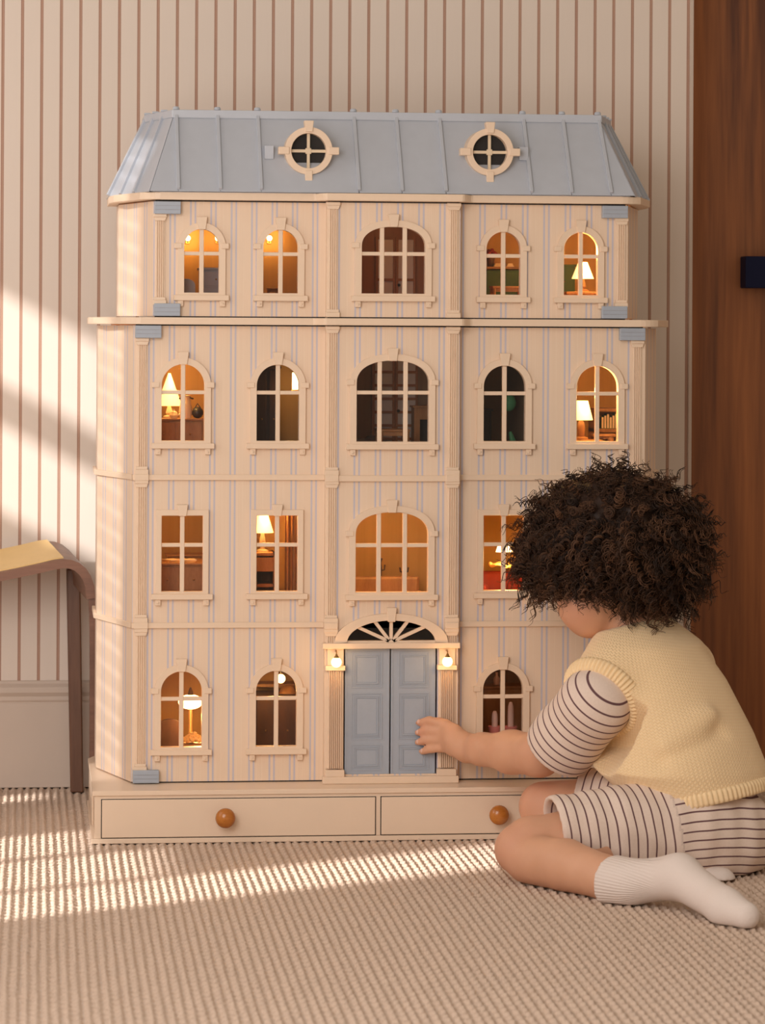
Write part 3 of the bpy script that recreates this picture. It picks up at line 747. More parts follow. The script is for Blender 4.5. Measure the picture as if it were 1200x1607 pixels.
# ---- top storey, left room
for u, lab in ((294.5, 'lit wall sconce at upper left behind the leftmost top-floor window'), (341.5, 'small lit wall sconce at upper right behind the leftmost top-floor window'), (422.5, 'lit wall sconce behind the second top-floor window')):
    X, Z = xz(u, 374, YK - .02); sconce(lab, X, Z, .10 if u != 341.5 else .04)
x0, _ = xz(314, 430, .30); x1, _ = xz(364, 430, .30); _, zt = xz(330, 420, .30)
cabinet('grey-brown layered chest behind the leftmost top-floor window', x0, x1, .30, .36, ZF[3], zt, 'mini_grey', 3)
X, _ = xz(291, 440, .22); _, zb = xz(291, 437, .20)
chair('little grey round-backed chair in the top left room', X, .225, ZF[3], 'mini_grey', .017, .028, zb - ZF[3])
x0, _ = xz(419, 450, .36); x1, _ = xz(437, 450, .36); _, zt = xz(428, 452, .36)
table('low slatted bench behind the second top-floor window', x0, x1, .36, .385, ZF[3], zt, 'mini_wood', .003, .003, 'bench', .004)
X, Z = xz(446, 450, .30)
p = root('candle_stand', (X - .006, .33, ZF[3]), 'thin black candle stand behind the second top-floor window', 'candle stand')
MB().lathe([(.0001, 0), (.008, 0), (.008, .002), (.0015, .004), (.0015, .085), (.004, .087), (.004, .090), (.0001, .09)], (X - .006, .33, ZF[3]), 12).build('stand', 'mini_black', p, True)
# ---- top storey, hall: a glazed double door
def glazed_door(label, x0, x1, z0, z1, m, cols, rows, y=YK - .012, arch=False):
    r = root('glazed_door', ((x0 + x1) / 2, y - .006, z0), label, 'door'); n = 2; w = (x1 - x0) / n; b_ = .005
    for k in range(n):
        a, e = x0 + w * k, x0 + w * (k + 1)
        holes = []; cw = (e - a - b_) / cols; ch = (z1 - z0 - b_) / rows
        for i in range(cols):
            for j in range(rows): holes.append([(a + b_ + cw * i, z0 + b_ + ch * j), (a + cw * (i + 1), z0 + b_ + ch * j), (a + cw * (i + 1), z0 + ch * (j + 1)), (a + b_ + cw * i, z0 + ch * (j + 1))])
        lf = MB().plate([(a, z0), (e - .0006, z0), (e - .0006, z1), (a, z1)], holes, y - .008, y - .003).build('door_leaf', m, r)
        for h in holes: MB().box(h[0][0], h[1][0], y - .004, y - .003, h[0][1], h[2][1]).build('pane', 'paneglow', lf)
    MB().ball(((x0 + x1) / 2 + .006, y - .0115, (z0 + z1) / 2 - .01), .003, n=10, m=8).build('door_knob', 'mini_black', r, True)
    return r
x0, zb = xz(588, 459, YK - .012); x1, _ = xz(652, 400, YK - .012); _, zt = xz(618, 372, YK - .012)
glazed_door('wooden glazed double door behind the wide top-floor window', x0, x1, ZF[3], zt, 'hall', 1, 2)
room_light(XC + .03, .28, 1.095, .030, (1, .46, .14))
# ---- top storey, right room
x0, _ = xz(762, 440, .34); x1, _ = xz(868, 440, .34); _, zt = xz(800, 424, .40)
sofa('dark green sofa behind the fourth top-floor window', x0, x1, .33, .40, ZF[3], 'mini_green', .038, zt - ZF[3])
x0b, _ = xz(760, 420, .44); x1b, _ = xz(864, 420, .44); _, zs = xz(800, 419, .44)
sh = root('wall_shelf', ((x0b + x1b) / 2, .44, zs), 'wooden wall shelf above the green sofa on the top floor', 'shelf')
MB().box(x0b, x1b, .415, YK - .012, zs - .004, zs).build('shelf_board', 'mini_wood', sh)
for q in (x0b + .02, x1b - .02): MB().box(q - .002, q + .002, .44, YK - .012, zs - .016, zs - .004).build('bracket', 'mini_wood', sh)
for k, (ua, ub, lab) in enumerate(((774, 787, 'small stack of cream papers on the top-floor shelf, nearer the red flowers'), (794, 805, 'small stack of cream papers on the top-floor shelf, behind the right panes'))):
    a, _ = xz(ua, 415, .43); b_, _ = xz(ub, 415, .43)
    r = root('paper_stack', ((a + b_) / 2, .43, zs), lab, 'papers', 'paper stacks on the shelf')
    for j in range(3): MB().box(a + .001 * j, b_ - .0012 * j, .42, .448, zs + .0022 * j, zs + .0022 * (j + 1) - .0003).build('sheet_bundle', 'mini_cream', r)
x0c, _ = xz(772, 452, .24); x1c, _ = xz(822, 452, .24); _, zt = xz(795, 449, .24)
table('low wooden coffee table in front of the green sofa', x0c, x1c, .235, .28, ZF[3], zt, 'mini_wood', .004, .004, 'coffee_table', .006)
def flowers(label, X, Y, z0, h, r0, col, n=14, potm='mini_dark'):
    r = root('flower_pot', (X, Y, z0), label, 'flowers')
    MB().lathe([(.0001, 0), (.006, 0), (.008, h * .5), (.0075, h * .5), (.0001, h * .45)], (X, Y, z0), 14).build('pot', potm, r, True)
    for i in range(n):
        a = i * 2.399; q = math.sqrt((i + .5) / n) * r0; z = z0 + h * .62 + (r0 - q) * .9
        MB().ball((X + q * math.cos(a), Y + q * math.sin(a), z), r0 * .34, n=8, m=6).build('bloom', col, r, True)
    MB().lathe([(.002, h * .4), (r0 * .8, h * .62), (r0 * .5, h * .75), (.0001, h * .8)], (X, Y, z0), 10).build('foliage', 'mini_green', r, True)
    return r
X, Z = xz(770, 410, .44)
flowers('pot of red flowers at the left end of the top-floor shelf', X - .001, .436, zs, .034, .013, 'mini_red')
X, zb = xz(914, 458, .22); _, z0_ = xz(914, 437.5, .22); _, z1_ = xz(914, 411.5, .22)
lamp('lit table lamp with pale shade behind the rightmost top-floor window', X, .22, zb, z0_, z1_, .0205, .0085, 'mini_wood', .16)
table('small side table under the lamp in the top right room', X - .035, X + .028, .19, .25, ZF[3], zb, 'mini_wood', .005, .005, 'side_table')
x0, _ = xz(884, 440, .40); x1, _ = xz(902, 440, .40); _, zt = xz(890, 415, .40)
cabinet('dark green cupboard behind the rightmost top-floor window', x0 - .02, x1, .40, .45, ZF[3], zt, 'mini_green', 2)

# ---- third storey, left rooms
x0, _ = xz(236, 660, .33); x1, _ = xz(318, 660, .33); _, zt = xz(290, 657, .31)
cabinet('pale sideboard behind the left window of the third row', x0, x1, .31, .39, ZF[2], zt, 'mini_wood', 2, 2, name='sideboard')
X, zb = xz(266, 650, .34); _, zs0 = xz(266, 637, .34); _, zs1 = xz(266, 586, .34)
lamp('lit lamp with tall cone shade on the third-floor sideboard', X, .355, zt, zs0, zs1, .0235, .0022, 'mini_cream', .13)
X, _ = xz(267, 650, .33)
tp = root('teapot', (X + .006, .322, zt), 'tiny cream teapot on the third-floor sideboard', 'teapot')
MB().lathe([(.0001, 0), (.006, 0), (.0085, .006), (.006, .012), (.002, .014), (.0022, .0165), (.0001, .017)], (X + .006, .322, zt), 14).build('pot', 'mini_cream', tp, True)
MB().tube([(X + .013, .322, zt + .005), (X + .018, .322, zt + .008), (X + .020, .322, zt + .012)], [.002, .0014, .001]).build('spout', 'mini_cream', tp, True)
X, _ = xz(291, 640, .34)
vs = root('vase', (X, .335, zt), 'tall cream jug with dark handle on the third-floor sideboard', 'jug')
MB().lathe([(.0001, 0), (.010, 0), (.0125, .012), (.010, .030), (.0085, .038), (.0095, .042), (.0001, .041)], (X, .335, zt), 16).build('jug_body', 'mini_cream', vs, True)
MB().tube([(X - .012, .335, zt + .036), (X, .328, zt + .040), (X + .014, .335, zt + .036)], .0013).build('handle', 'mini_black', vs, True)
X, _ = xz(313, 650, .34)
kt = root('kettle', (X - .004, .332, zt), 'round black kettle on the third-floor sideboard', 'kettle')
MB().ball((X - .004, .332, zt + .0105), .0105, n=16, m=10).build('kettle_body', 'mini_black', kt, True)
MB().tube([(X - .010, .332, zt + .018), (X - .004, .332, zt + .027), (X + .002, .332, zt + .018)], .0012).build('handle', 'mini_black', kt, True)
x0, _ = xz(400, 640, .40); x1, _ = xz(437, 640, .40)
cabinet('tall dark wardrobe behind the second window of the third row', x0, x1 , .38, .45, ZF[2], ZF[2] + .19, 'mini_dark', 1, 2, 'door')
X, Z = xz(463, 598, .42)
ln = root('wall_lantern', (X, .42, Z), 'lit upright lantern behind the second window of the third row', 'lamp')
MB().box(X - .0055, X + .0055, .415, .425, Z - .016, Z + .016).build('lantern_glass', 'bulb', ln, bevel=.001)
MB().box(X - .0075, X + .0075, .413, .427, Z + .016, Z + .019).box(X - .0075, X + .0075, .413, .427, Z - .019, Z - .016).build('lantern_frame', 'brass', ln)
MB().tube([(X, .42, Z + .019), (X, .45, Z + .026), (X, YK - .012, Z + .026)], .0012).build('wall_arm', 'brass', ln)
room_light(X - .012, .37, Z - .02, .018, parent=ln)
# ---- third storey, dining room
x0, _ = xz(583, 640, YK - .012); x1, _ = xz(655, 640, YK - .012)
glazed_door('wooden lattice door of many panes behind the wide third-row window', x0, x1, ZF[2], ZF[2] + .232, 'hall', 1, 9)
x0, _ = xz(590, 680, .30); x1, _ = xz(640, 680, .30); _, zt = xz(615, 674, .26)
table('wooden dining table behind the wide third-row window', x0, x1, .26, .34, ZF[2], zt, 'mini_wood', .004, .005, 'dining_table', .008)
for u, lab in ((563, 'dark dining chair left of the dining table'), (584, 'dark dining chair nearest the lattice door, left')):
    X, _ = xz(u, 660, .25 if u < 570 else .38); chair(lab, X, .25 if u < 570 else .40, ZF[2], 'mini_dark', .014, .03, .062)
x0, _ = xz(648, 660, .42); x1, _ = xz(683, 660, .42); _, zt = xz(660, 640, .40)
fp = root('fireplace', ((x0 + x1) / 2, .43, ZF[2]), 'tan fireplace with black opening behind the wide third-row window', 'fireplace')
mx_ = (x0 + x1) / 2
MB().plate([(x0, ZF[2]), (x1, ZF[2]), (x1, zt), (x0, zt)], [[(mx_ - .010, ZF[2] + .002), (mx_ + .012, ZF[2] + .002), (mx_ + .012, zt - .022), (mx_ - .010, zt - .022)]], .405, .45).build('surround', 'mini_wood', fp)
MB().box(mx_ - .010, mx_ + .012, .440, .449, ZF[2] + .002, zt - .022).build('firebox', 'mini_black', fp)
MB().box(x0 - .003, x1 + .001, .400, .452, zt, zt + .004).build('mantel', 'mini_wood', fp)
room_light(XC + .07, .25, .870, .012, (1, .5, .2))
# ---- third storey, right rooms
X, _ = xz(802, 660, .30); z0 = ZF[2]
pl = root('green_plant', (X, .30, z0), 'green leafy potted plant behind the fourth window of the third row', 'plant')
MB().lathe([(.0001, 0), (.009, 0), (.012, .018), (.0105, .018), (.0001, .016)], (X, .30, z0), 14).build('pot', 'mini_leaf', pl, True)
MB().tube([(X + .004, .30, z0 + .016), (X + .006, .30, z0 + .045), (X - .002, .30, z0 + .072)], [.010, .008, .003]).build('stem', 'mini_leaf', pl, True)
_, zc = xz(799, 632, .30); MB().ball((X - .004, .30, zc), .013, .012, .016, 12, 8).build('crown', 'mini_leaf', pl, True)
x0, _ = xz(752, 660, .40); x1, _ = xz(771, 660, .40); _, zt = xz(765, 642, .40)
cabinet('black cupboard behind the fourth window of the third row', x0 - .01, x1, .40, .45, ZF[2], zt, 'mini_black', 1, 1, 'door')
X, zb = xz(914, 690, .21); _, zs0 = xz(914, 659, .21); _, zs1 = xz(914, 629, .21)
lamp('lit table lamp with wide pale shade behind the rightmost third-row window', X - .003, .21, zb + .0005, zs0, zs1, .0215, .0125, 'mini_wood', .15,
     [(.0001, 0), (.013, 0), (.013, .003), (.006, .006), (.0075, .020), (.006, .030), (.003, .034), (.003, .042), (.0001, .042)])
table('round-cornered lamp table in the right room of the third row', X - .035, X + .035, .18, .245, ZF[2], zb, 'mini_wood', .004, .005, 'lamp_table')
x0, _ = xz(930, 650, .42); x1, _ = xz(990, 650, .42)
bk = root('wall_shelf', ((x0 + x1) / 2, .44, ZF[2] + .02), 'low wooden bookshelf behind the rightmost third-row window', 'shelf')
_, za = xz(950, 678, .40); _, zb2 = xz(950, 646, .40)
for z in (za, zb2): MB().box(x0, x1, .40, YK - .012, z, z + .006).build('shelf_board', 'mini_wood', bk)
for x in (x0, x1 - .006): MB().box(x, x + .006, .402, YK - .012, ZF[2], zb2).build('shelf_side', 'mini_wood', bk)
for i in range(6):
    a = float(xz(944, 660, .42)[0]) + .0052 * i; hh = .022 + .003 * ((i * 7) % 3)
    r = root('book', (a, .42, za + .006), 'green book %s on the bookshelf behind the rightmost third-row window' % ('first from the left', 'second from the left', 'third from the left', 'fourth from the left', 'fifth from the left', 'sixth from the left')[i], 'book', 'green books on the low bookshelf')
    MB().box(a - .0024, a + .0024, .412, .440, za + .006, za + .006 + hh).build('cover', 'mini_green', r, bevel=.0004)
    MB().box(a - .0018, a + .0018, .4115, .438, za + .0068, za + .0055 + hh).build('pages', 'mini_cream', r)
x0, _ = xz(930, 690, .28); x1, _ = xz(966, 690, .28); _, zt = xz(950, 681, .28)
table('low wooden stool table behind the rightmost third-row window', x0, x1, .28, .32, ZF[2], zt, 'mini_wood', .005, .008, 'low_table', .004)

# ---- second storey, left rooms
x0, _ = xz(240, 890, .30); x1, _ = xz(322, 890, .30); _, zt = xz(290, 884, .24)
dk = cabinet('brown writing desk behind the left window of the second row', x0, x1, .24, .36, ZF[1], zt, 'mini_wood', 2, 2, name='writing_desk')
for k, (ua, ub, rz, lab) in enumerate(((258, 282, .2, 'loose cream papers at the left of the writing desk'), (284, 309, -.15, 'loose cream papers at the right of the writing desk'))):
    a, _ = xz(ua, 880, .28); b_, _ = xz(ub, 880, .28); r = root('paper_sheets', ((a + b_) / 2, .28, zt), lab, 'papers', 'papers on the writing desk', rz)
    for j in range(3):
        q = MB().box(-.012, .012, -.018, .018, .0016 * j, .0016 * j + .0013); o = link('sheet', q.mesh('sheet'), r, 'mini_straw' if j < 2 else 'mini_cream'); o.rotation_euler = (0, 0, .12 * j)
x0b, _ = xz(272, 895, .23); x1b, _ = xz(304, 895, .23)
x0b, _ = xz(262, 870, .42); x1b, _ = xz(322, 870, .42); _, z2 = xz(290, 869, .42)
cabinet('light brown bureau behind the writing desk', x0b, x1b, .40, .45, ZF[1], z2, 'mini_wood', 4, 2, name='bureau')
x0, _ = xz(397, 890, .32); x1, _ = xz(431, 890, .32); _, zt = xz(410, 868, .30)
cb = root('display_cabinet', ((x0 + x1) / 2, .34, ZF[1]), 'open wooden display cabinet under the lamp in the second row', 'cabinet')
for z in (ZF[1], (ZF[1] + zt) / 2 - .006, zt - .005): MB().box(x0, x1, .30, .38, z, z + .005).build('shelf', 'mini_wood', cb)
for x in (x0, x1 - .004): MB().box(x, x + .004, .30, .38, ZF[1], zt).build('side', 'mini_wood', cb)
MB().box(x0, x1, .376, .380, ZF[1], zt).build('back', 'mini_wood', cb)
MB().box(x0 + .004, x1 - .004, .301, .304, zt - .034, zt - .008).build('drawer', 'mini_wood', cb, bevel=.0006)
X, _ = xz(412, 850, .33); _, zs0 = xz(412, 836, .33); _, zs1 = xz(412, 806, .33)
lamp('lit table lamp with pale shade on the second-row display cabinet', X, .335, zt, zs0, zs1, .0205, .0095, 'mini_cream', .14)
X, zg = xz(417, 925, .30)
X2 = X; zg = ZF[1] + .005
gb = root('goblet', (X2, .322, zg), 'tiny pale goblet on the bottom shelf of the display cabinet', 'goblet')
MB().lathe([(.0001, 0), (.006, 0), (.006, .0012), (.0012, .003), (.0012, .012), (.004, .016), (.0048, .022), (.004, .022), (.0001, .017)], (X2, .322, zg), 14).build('cup', 'mini_cream', gb, True)
X, _ = xz(457, 870, .30); _, zc0 = xz(457, 806, .30)
cu = root('curtain', (X, .30, ZF[1]), 'tan hanging curtain behind the second window of the second row', 'curtain')
prof = [(X - .012 + .0022 * i, .30 + .004 * math.sin(i * 1.9)) for i in range(13)]
MB().prism(prof + [(p[0], p[1] + .002) for p in reversed(prof)], ZF[1], ZF[1] + .215, 'z').build('drape', 'mini_wood', cu)
MB().tube([(X - .03, .302, ZF[1] + .218), (X + .03, .302, ZF[1] + .218)], .002).build('curtain_rod', 'brass', cu)
room_light(XC - .36, .25, .60, .10)
room_light(XC - .20, .22, .585, .03)
# ---- second storey, drawing room
x0, _ = xz(553, 915, .33); x1, _ = xz(665, 915, .33); _, zb = xz(610, 907, .38)
sofa('long brown settee behind the wide second-row window', x0, x1, .31, .38, ZF[1], 'mini_wood', .024, max(.03, zb - ZF[1] + .004))
cx0, _ = xz(575, 905, .43); cx1, _ = xz(655, 905, .43); _, ct = xz(615, 912, .43)
table('narrow console behind the brown settee', cx0, cx1, .41, .455, ZF[1], max(ct, ZF[1] + .03), 'mini_dark', .004, .004, 'console_table')
for u, vtop, lab in ((597, 876, 'dark candelabrum left of centre behind the brown settee'), (634, 882, 'dark candelabrum right of centre behind the brown settee')):
    X, zt2 = xz(u, vtop, .43); z0 = max(ct, ZF[1] + .03)
    r = root('candelabrum', (X, .43, z0), lab, 'candlestick', 'candelabra on the console')
    MB().lathe([(.0001, 0), (.008, 0), (.007, .003), (.0022, .006), (.003, (zt2 - z0) * .5), (.0018, (zt2 - z0) * .8), (.004, zt2 - z0), (.0001, zt2 - z0)], (X, .43, z0), 12).build('stem', 'mini_dark', r, True)
    for sx in (-1, 1): MB().tube([(X, .43, z0 + (zt2 - z0) * .45), (X + sx * .007, .43, z0 + (zt2 - z0) * .5), (X + sx * .008, .43, z0 + (zt2 - z0) * .72)], .0016).build('arm', 'mini_dark', r, True)
for sx in (-1, 1): room_light(XC + sx * .085, .20, .60, .12, (1, .62, .2))
# ---- second storey, right room
x0, _ = xz(754, 910, .34); x1, _ = xz(850, 910, .34); _, zb = xz(800, 896, .40)
sofa('dark red sofa behind the fourth window of the second row', x0, x1, .33, .41, ZF[1], 'mini_red', .036, zb - ZF[1])
X, Z = xz(791, 862, .30); _, zr = xz(791, 886, .30)
ch = root('chandelier', (X, .30, Z), 'lit chandelier with white shades above the red sofa', 'lamp')
for sx in (-1, 1): MB().lathe([(.0075, -.005), (.004, .006), (.0034, .006), (.0068, -.005)], (X + sx * .0085, .30, Z), 14).build('lamp_shade', 'bulb', ch, True)
MB().tube([(X + .026 * math.cos(i * math.pi / 12), .30 + .026 * math.sin(i * math.pi / 12), zr + .002 * math.sin(i * 1.3)) for i in range(25)], .0028, 8).build('ring', 'mini_straw', ch, True)
MB().tube([(X, .30, zr), (X, .30, FZ[1][1])], .0012).build('rod', 'brass', ch)
for sx in (-1, 1): MB().tube([(X + sx * .026, .30, zr), (X, .30, zr + .004)], .001).build('spoke', 'brass', ch)
room_light(X, .25, Z - .012, .17, parent=ch)

# ---- ground storey, left rooms
X, zc = xz(299, 1102, .30); _, zb = xz(299, 1165, .30)
table('round lamp table behind the left ground-floor window', X - .03, X + .03, .275, .335, ZF[0], ZF[0] + .028, 'mini_dark', .004, .004, 'lamp_table', .004)
z0 = ZF[0] + .028
ml = root('mushroom_lamp', (X, .305, z0), 'lit mushroom lamp with oval shade behind the left ground-floor window', 'lamp')
MB().lathe([(.0001, 0), (.010, 0), (.008, .006), (.004, .020), (.003, .05), (.0042, zc - z0), (.0001, zc - z0)], (X, .305, z0), 16).build('lamp_base', 'mini_wood', ml, True)
MB().ball((X, .305, zc), .0225, .0225, .0135, 24, 14).build('lamp_shade', 'bulb', ml, True)
MB().lathe([(.006, .011), (.004, .020), (.0015, .026), (.0001, .027)], (X, .305, zc), 14).build('finial', 'mini_dark', ml, True)
room_light(X + .012, .24, zc - .022, .15, parent=ml)
X2, zb = xz(303, 1156, .19)
table('low table under the straw flowers behind the left ground-floor window', X2 - .024, X2 + .02, .17, .21, ZF[0], zb - .012, 'mini_wood', .003, .003, 'flower_table', .003)
fb = root('straw_flowers', (X2, .19, zb - .012), 'bunch of straw-coloured flowers under the mushroom lamp', 'flowers')
for i in range(22):
    a = i * 2.399; q = math.sqrt((i + .5) / 22) * .017
    MB().ball((X2 + q * math.cos(a), .19 + q * .8 * math.sin(a), zb - .006 + (.017 - q) * .7), .0048, n=8, m=6).build('bloom', 'mini_straw', fb, True)
X, _ = xz(266, 1140, .27); _, zt = xz(266, 1128, .27)
ac = root('armchair', (X, .29, ZF[0]), 'brown rounded armchair behind the left ground-floor window', 'armchair')
MB().prism([(X - .022, ZF[0] + .01), (X + .022, ZF[0] + .01)] + [(X + .022 * math.cos(math.pi * i / 12), zt - .014 + .014 * math.sin(math.pi * i / 12)) for i in range(13)], .265, .275).build('backrest', 'mini_dark', ac, bevel=.003)
MB().box(X - .022, X + .022, .275, .32, ZF[0] + .012, ZF[0] + .034).build('seat', 'mini_dark', ac, bevel=.004)
for sx in (-1, 1):
    for yy in (.27, .315): MB().tube([(X + sx * .018, yy, ZF[0]), (X + sx * .018, yy, ZF[0] + .014)], .003, 8).build('leg', 'mini_black', ac)
x0, _ = xz(400, 1120, .34); x1, _ = xz(468, 1120, .34); _, zt = xz(430, 1092, .34)
cabinet('dark brown hutch behind the second ground-floor window', x0, x1, .34, .43, ZF[0], zt, 'mini_dark', 1, 2, 'door')
_, zs2 = xz(430, 1078, .42)
s2 = root('wall_shelf', ((x0 + x1) / 2, .44, zs2), 'wooden wall shelf above the dark ground-floor hutch', 'shelf')
MB().box(x0, x1, .415, YK - .012, zs2, zs2 + .006).build('shelf_board', 'mini_wood', s2)
for q in (x0 + .01, x1 - .01): MB().box(q - .002, q + .002, .43, YK - .012, zs2 - .012, zs2).build('bracket', 'mini_wood', s2)
X, _ = xz(452, 1085, .38)
ht = root('bowl', (X, .385, zt), 'upturned tan bowl on the dark ground-floor hutch', 'bowl')
MB().lathe([(.0175, 0), (.0165, .002), (.0125, .010), (.006, .0145), (.0001, .0155)], (X, .385, zt), 20).build('dome', 'mini_wood', ht, True)
MB().lathe([(.019, 0), (.019, .0012), (.015, .0016), (.015, 0)], (X, .385, zt), 20).build('rim', 'mini_wood', ht)
X, Z = xz(440.5, 1065, .30)
hb = root('hanging_bulb', (X, .30, Z), 'lit round bulb hanging behind the second ground-floor window', 'lamp')
MB().ball((X, .30, Z), .0085, n=16, m=12).build('bulb', 'bulb', hb, True)
MB().tube([(X, .30, Z + .008), (X, .30, FZ[0][1])], .0012).build('cord', 'mini_black', hb)
room_light(X - .015, .27, Z, .085, parent=hb)
# ---- ground storey, right room
for k, (u, hh, lab) in enumerate(((776, .030, 'pink pot with a short pale cactus behind the right ground-floor window'), (801, .046, 'pink pot with a tall pale cactus behind the right ground-floor window'))):
    X, zt = xz(u, 1142, .20); _, zb = xz(u, 1172, .20)
    if k == 0: table('low table under the two pink pots', X - .03, X + .06, .175, .23, ZF[0], zb, 'mini_dark', .004, .004, 'plant_table', .004)
    r = root('cactus_pot', (X, .20, zb), lab, 'plant', 'pink pots on the low table')
    MB().lathe([(.0001, 0), (.0095, 0), (.0115, zt - zb), (.0122, zt - zb), (.0122, zt - zb + .003), (.0105, zt - zb + .003), (.0001, zt - zb)], (X, .20, zb), 18).build('pot', 'mini_pink', r, True)
    MB().lathe([(.0055, -.002), (.0058, hh * .5), (.0050, hh * .85), (.0028, hh), (.0001, hh + .001)], (X, .20, zt), 14).build('cactus', 'mini_blush', r, True)
x0, _ = xz(757, 1100, .40); x1, _ = xz(818, 1100, .40); _, zt = xz(790, 1076, .40)
cabinet('tan cupboard behind the right ground-floor window', x0, x1, .39, .45, ZF[0], zt, 'mini_wood', 1, 2, 'door')
X, _ = xz(779, 1070, .42)
bt = root('bottle', (X, .42, zt), 'small tan bottle on the ground-floor cupboard', 'bottle')
MB().lathe([(.0001, 0), (.006, 0), (.006, .012), (.0025, .017), (.0025, .024), (.0001, .024)], (X, .42, zt), 12).build('glass_body', 'mini_blush', bt, True)
MB().lathe([(.003, .0235), (.003, .028), (.0001, .028)], (X, .42, zt), 10).build('stopper', 'mini_dark', bt)
room_light(XC + .2, .22, .345, .022, (1, .6, .36))

# ================================================================== the stool by the wall
ST = root('stool', (-.60, .62, 0), 'bent walnut stool with tan seat pad standing beside the dollhouse', 'stool')
def spath(k):
    """front-edge line of the bent seat: dips in the middle, rises, then turns down into the leg"""
    return k
def seat_pts(Y, dz, dx):
    P = [(-60, 905), (-20, 902), (0, 899), (30, 893), (60, 886.5), (85, 880.5), (100, 878.5), (112, 879.5), (124, 884), (135, 893), (143, 905), (148, 920), (150, 940)]
    L = [];
    for u, v in P:
        p = at(u, v, .50); L.append((float(p[0]) + dx, float(p[2]) + dz))
    return L
A = seat_pts(.5, 0, 0); yA, yB = .515, .70
n_ = len(A); TH_ = .017
def offs(L, t):
    out = []
    for i, p in enumerate(L):
        a, b_ = L[max(0, i - 1)], L[min(len(L) - 1, i + 1)]; dx, dz = b_[0] - a[0], b_[1] - a[1]; q = math.hypot(dx, dz)
        out.append((p[0] + dz / q * t, p[1] - dx / q * t))
    return out
legx = A[-1][0]
ext = A + [(legx + .0005, .36), (legx + .000, .2), (legx - .002, .0)]
# the bent sheet, slightly twisted so that its rear edge is higher and further left
def ring3(L, Y, t): return L
rear = [(x - .030 - .0 * i, z + .022) for i, (x, z) in enumerate(A)]
mb = MB()
def sheet(mb, F, R, t0, t1, ya, yb):
    Fo, Fi, Ro, Ri = offs(F, t0), offs(F, t1), offs(R, t0), offs(R, t1)
    rings = [[(Fo[i][0], ya, Fo[i][1]), (Ro[i][0], yb, Ro[i][1]), (Ri[i][0], yb, Ri[i][1]), (Fi[i][0], ya, Fi[i][1])] for i in range(len(F))]
    return mb.loft(rings)
sheet(mb, A, rear, 0, TH_, yA, yB).build('seat_shell', 'walnut_h', ST, True)
pad_f, pad_r = A[:7], rear[:7]
pf = [(x, z) for x, z in pad_f]
sheet(MB(), pf, pad_r, -.0035, .001, yA + .008, yB - .008).build('seat_pad', 'tan', ST, True, label='smooth tan seat pad')
# front leg: the bent end runs down to the floor; rear leg stands under the seat
lg = MB(); F = [A[-1], (legx + .002, A[-1][1] - .06), (legx + .003, .25), (legx + .003, .0)]
sheet(lg, F, [(x, z) for x, z in F], 0, TH_ * .75, yA + .005, yA + .04).build('leg', 'walnut_h', ST)
def leg_quad(us, Y0, Y1, vt, vb):
    (a, b_), (c, d) = us
    p = [at(a, vt, Y0), at(b_, vt, Y0), at(d, vb, Y0), at(c, vb, Y0)]
    r0 = [(q[0], Y0, max(0, q[2])) for q in p]; r1 = [(q[0], Y1, max(0, q[2])) for q in p]
    r0[2] = (r0[2][0], Y0, 0); r0[3] = (r0[3][0], Y0, 0); r1[2] = (r1[2][0], Y1, 0); r1[3] = (r1[3][0], Y1, 0)
    return MB().loft([r0, r1])
leg_quad(((104, 126), (110.5, 131)), .655, .685, 893, 1242).build('leg', 'walnut', ST, bevel=.003)
for dx in (-.62,):
    leg_quad(((104, 126), (110.5, 131)), .655, .685, 893, 1242)
    for yy in (.515, .655):
        MB().box(-1.19, -1.165, yy, yy + .03, 0, A[0][1] + .0).build('leg', 'walnut', ST, bevel=.003)
far = [(x, z) for x, z in [(-1.20, A[0][1] + .012), (-1.05, A[0][1] - .002), (A[0][0] - .1, A[0][1] - .004), A[0]]]
sheet(MB(), far, [(x - .03, z + .022) for x, z in far], 0, TH_, yA, yB).build('seat_shell', 'walnut_h', ST, True)

